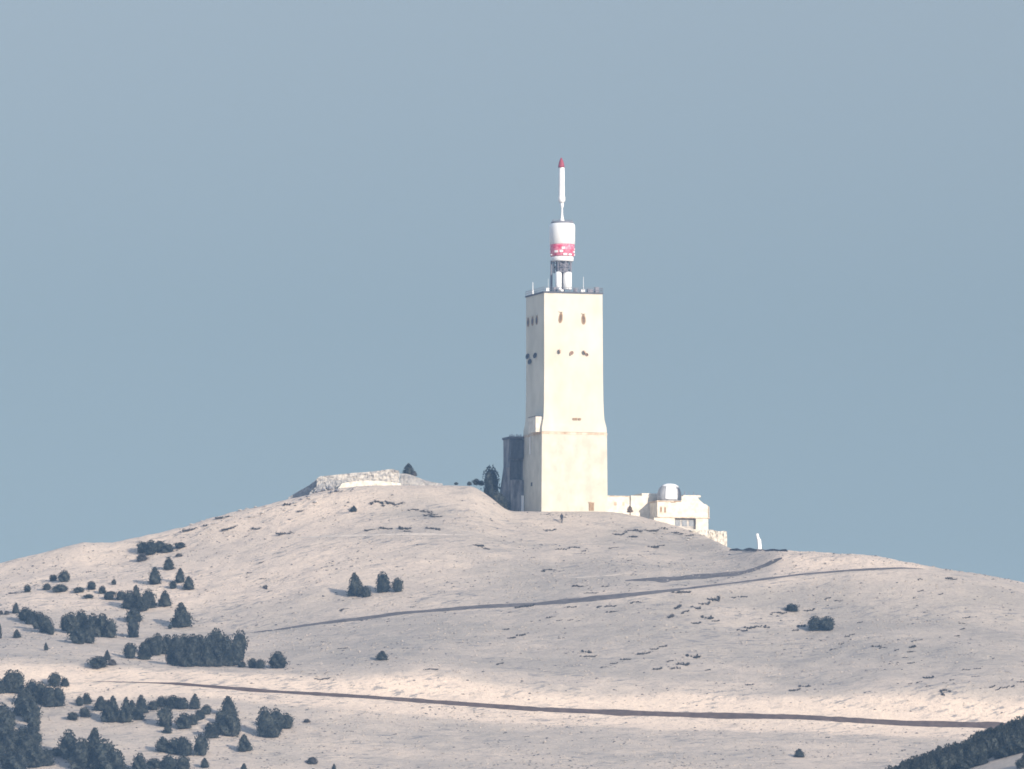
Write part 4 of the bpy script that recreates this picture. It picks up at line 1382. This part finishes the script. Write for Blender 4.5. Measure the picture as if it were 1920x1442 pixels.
# white standing marker on the brow
mk = empty('marker_pillar', P(1423, 1031, float(YS(1423)) - 2.6), 0.3)
tag(mk, 'slim white standing stone marker with a slanted top alone on the brow', 'pillar')
MB().rings([[(-0.20, -0.3, -0.5), (0.42, -0.3, -0.5), (0.42, 0.3, -0.5), (-0.20, 0.3, -0.5)],
            [(-0.20, -0.28, 0.9), (0.40, -0.28, 0.9), (0.40, 0.28, 0.9), (-0.20, 0.28, 0.9)],
            [(-0.30, -0.26, 2.0), (0.28, -0.26, 1.9), (0.28, 0.26, 1.9), (-0.30, 0.26, 2.0)],
            [(-0.42, -0.2, 2.3), (0.0, -0.2, 2.25), (0.0, 0.2, 2.25), (-0.42, 0.2, 2.3)],
            [(-0.52, -0.2, 2.95), (-0.16, -0.2, 2.95), (-0.16, 0.2, 2.95), (-0.52, 0.2, 2.95)]]).build('shaft', M_WHITE, mk)
MB().box(-0.55, 0.6, -0.5, 0.5, -0.6, 0.12).build('base', M_TRACKGREY, mk)

# brown dry shrub against the link building
p = Vector(P(1181, 958, 1985.5))
o = link('dry_bush', CROWNS['cone'][1].copy(), None)
o.data.materials.clear()
o.data.materials.append(M_BROWN)
o.location = (p.x, p.y, p.z - 0.3)
o.scale = (1.3, 1.2, 1.2)
tag(o, 'dry brown bush at the foot of the low building wall', 'bush')

# ------------------------------------------------------------------ walker below the tower
person_args = (1053, 981, 1.9, 'person in dark clothes walking on the bare ground below the tower')

# ------------------------------------------------------------------ nearer wooded spur, lower right
wv, wf_ = [], []
r = np.random.default_rng(5)
src = [CROWNS['cone'][k] for k in range(4)] + [CROWNS['round'][k] for k in range(4)]
src_np = []
for m_ in src:
    co = np.zeros(len(m_.vertices) * 3)
    m_.vertices.foreach_get('co', co)
    src_np.append((co.reshape(-1, 3), [tuple(p_.vertices) for p_ in m_.polygons]))
for k in range(330):
    px = r.uniform(1660, 2130)
    Yp = r.uniform(1493, 1502)
    x = (px - 960) / F * Yp / cosE
    z = float(ground_z(x, Yp))
    s = r.uniform(0.93, 1.07)
    w_, h_ = 1.9 * s, 3.1 * s
    co, fs = src_np[r.integers(0, 8)]
    a = r.uniform(0, 6.28)
    ca, sa = math.cos(a), math.sin(a)
    q = np.stack([(co[:, 0] * ca - co[:, 1] * sa) * w_ + x, (co[:, 0] * sa + co[:, 1] * ca) * w_ + Yp, co[:, 2] * h_ + z - 0.1], -1)
    n0 = len(wv)
    wv += q.tolist()
    wf_ += [tuple(i + n0 for i in f) for f in fs]
tag(link('woods', mesh_of(wv, wf_, False, 'woods'), M_PINE), 'dense dark wood along the ridge in the lower right corner', None, None, 'stuff')


def spur_pine(px, py, w, h, lab, grp, shape='round'):
    Yc = np.arange(1385, 1492, 0.5)
    xx = (px - 960) / F * Yc / cosE
    pp = py_of(ground_z(xx, Yc), Yc)
    i = int(np.argmin(abs(pp - py)))
    pine(0, 0, w, h, lab, grp, shape, loc=Vector((float(xx[i]), float(Yc[i]), float(ground_z(xx[i], Yc[i])))))


for a in [(1813, 1440, 26, 20), (1828, 1436, 28, 24), (1840, 1434, 22, 22)]:
    spur_pine(*a, 'dark pine in the small clump below the wood near the lower edge', 'pines in the small clump below the wood')
for a in [(1872, 1421, 24, 16), (1886, 1418, 28, 24), (1900, 1414, 28, 28), (1914, 1410, 28, 28)]:
    spur_pine(*a, 'dark pine in the wedge under the wood at the right edge', 'pines in the wedge under the wood')
for a in [(1912, 1441, 20, 18), (1922, 1436, 22, 26)]:
    spur_pine(*a, 'dark pine in the extreme lower right corner', 'pines in the extreme corner')

# ------------------------------------------------------------------ the walker needs a skin layer, made through bmesh
import bmesh


def walker(px, py, hgt, label):
    g = on_ground(px, py, 1930)
    root = empty('person', g, R(20))
    tag(root, label, 'person')
    vv = [(0, 0, 0.93), (0.10, 0.0, 0.90), (0.12, -0.04, 0.50), (0.13, 0.10, 0.06), (0.14, -0.06, 0.02), (-0.10, 0.0, 0.90), (-0.13, -0.10, 0.50), (-0.12, -0.18, 0.08), (-0.12, -0.30, 0.03),
          (0, 0, 1.15), (0, 0.0, 1.42), (0.19, 0, 1.42), (0.25, 0.04, 1.14), (0.22, -0.12, 0.92), (-0.19, 0, 1.42), (-0.26, 0.02, 1.15), (-0.22, -0.10, 0.93), (0, -0.01, 1.53), (0, -0.03, 1.64), (0, -0.03, 1.74)]
    ee = [(0, 1), (1, 2), (2, 3), (3, 4), (0, 5), (5, 6), (6, 7), (7, 8), (0, 9), (9, 10), (10, 11), (11, 12), (12, 13), (10, 14), (14, 15), (15, 16), (10, 17), (17, 18), (18, 19)]
    rad_ = [.17, .11, .08, .05, .045, .11, .08, .05, .045, .17, .17, .08, .06, .045, .08, .06, .045, .06, .10, .07]
    b = bmesh.new()
    sk = b.verts.layers.skin.verify()
    bv = []
    for c, q in zip(vv, rad_):
        v = b.verts.new(c)
        v[sk].radius = (q, q)
        bv.append(v)
    bv[0][sk].use_root = True
    for e in ee:
        b.edges.new((bv[e[0]], bv[e[1]]))
    m_ = bpy.data.meshes.new('body')
    b.to_mesh(m_)
    b.free()
    o_ = link('body', m_, M_COAT, root)
    o_.modifiers.new('skin', 'SKIN')
    sd = o_.modifiers.new('sub', 'SUBSURF')
    sd.levels = sd.render_levels = 2
    o_.scale = (hgt / 1.8,) * 3


walker(*person_args)

# ------------------------------------------------------------------ haze
zlo, zhi = float(ZG.min()) - 1.0, TC[2] + zt(293) + 6.0
hz = MB().box(xs[0] - 50, xs[-1] + 50, ys[0] - 50, ys[-1] + 50, zlo, zhi)
hm = bpy.data.materials.new('thin air haze')
hm.use_nodes = True
ht = hm.node_tree
ht.nodes.clear()
ho = ht.nodes.new('ShaderNodeOutputMaterial')
hv = ht.nodes.new('ShaderNodeVolumePrincipled')
hv.inputs['Color'].default_value = HAZE_COLOR
hv.inputs['Density'].default_value = HAZE_DENSITY
hv.inputs['Anisotropy'].default_value = 0.0
ht.links.new(hv.outputs[0], ho.inputs['Volume'])
tag(hz.build('haze', hm), 'thin blue haze filling the air between the viewer and the summit', None, None, 'stuff')
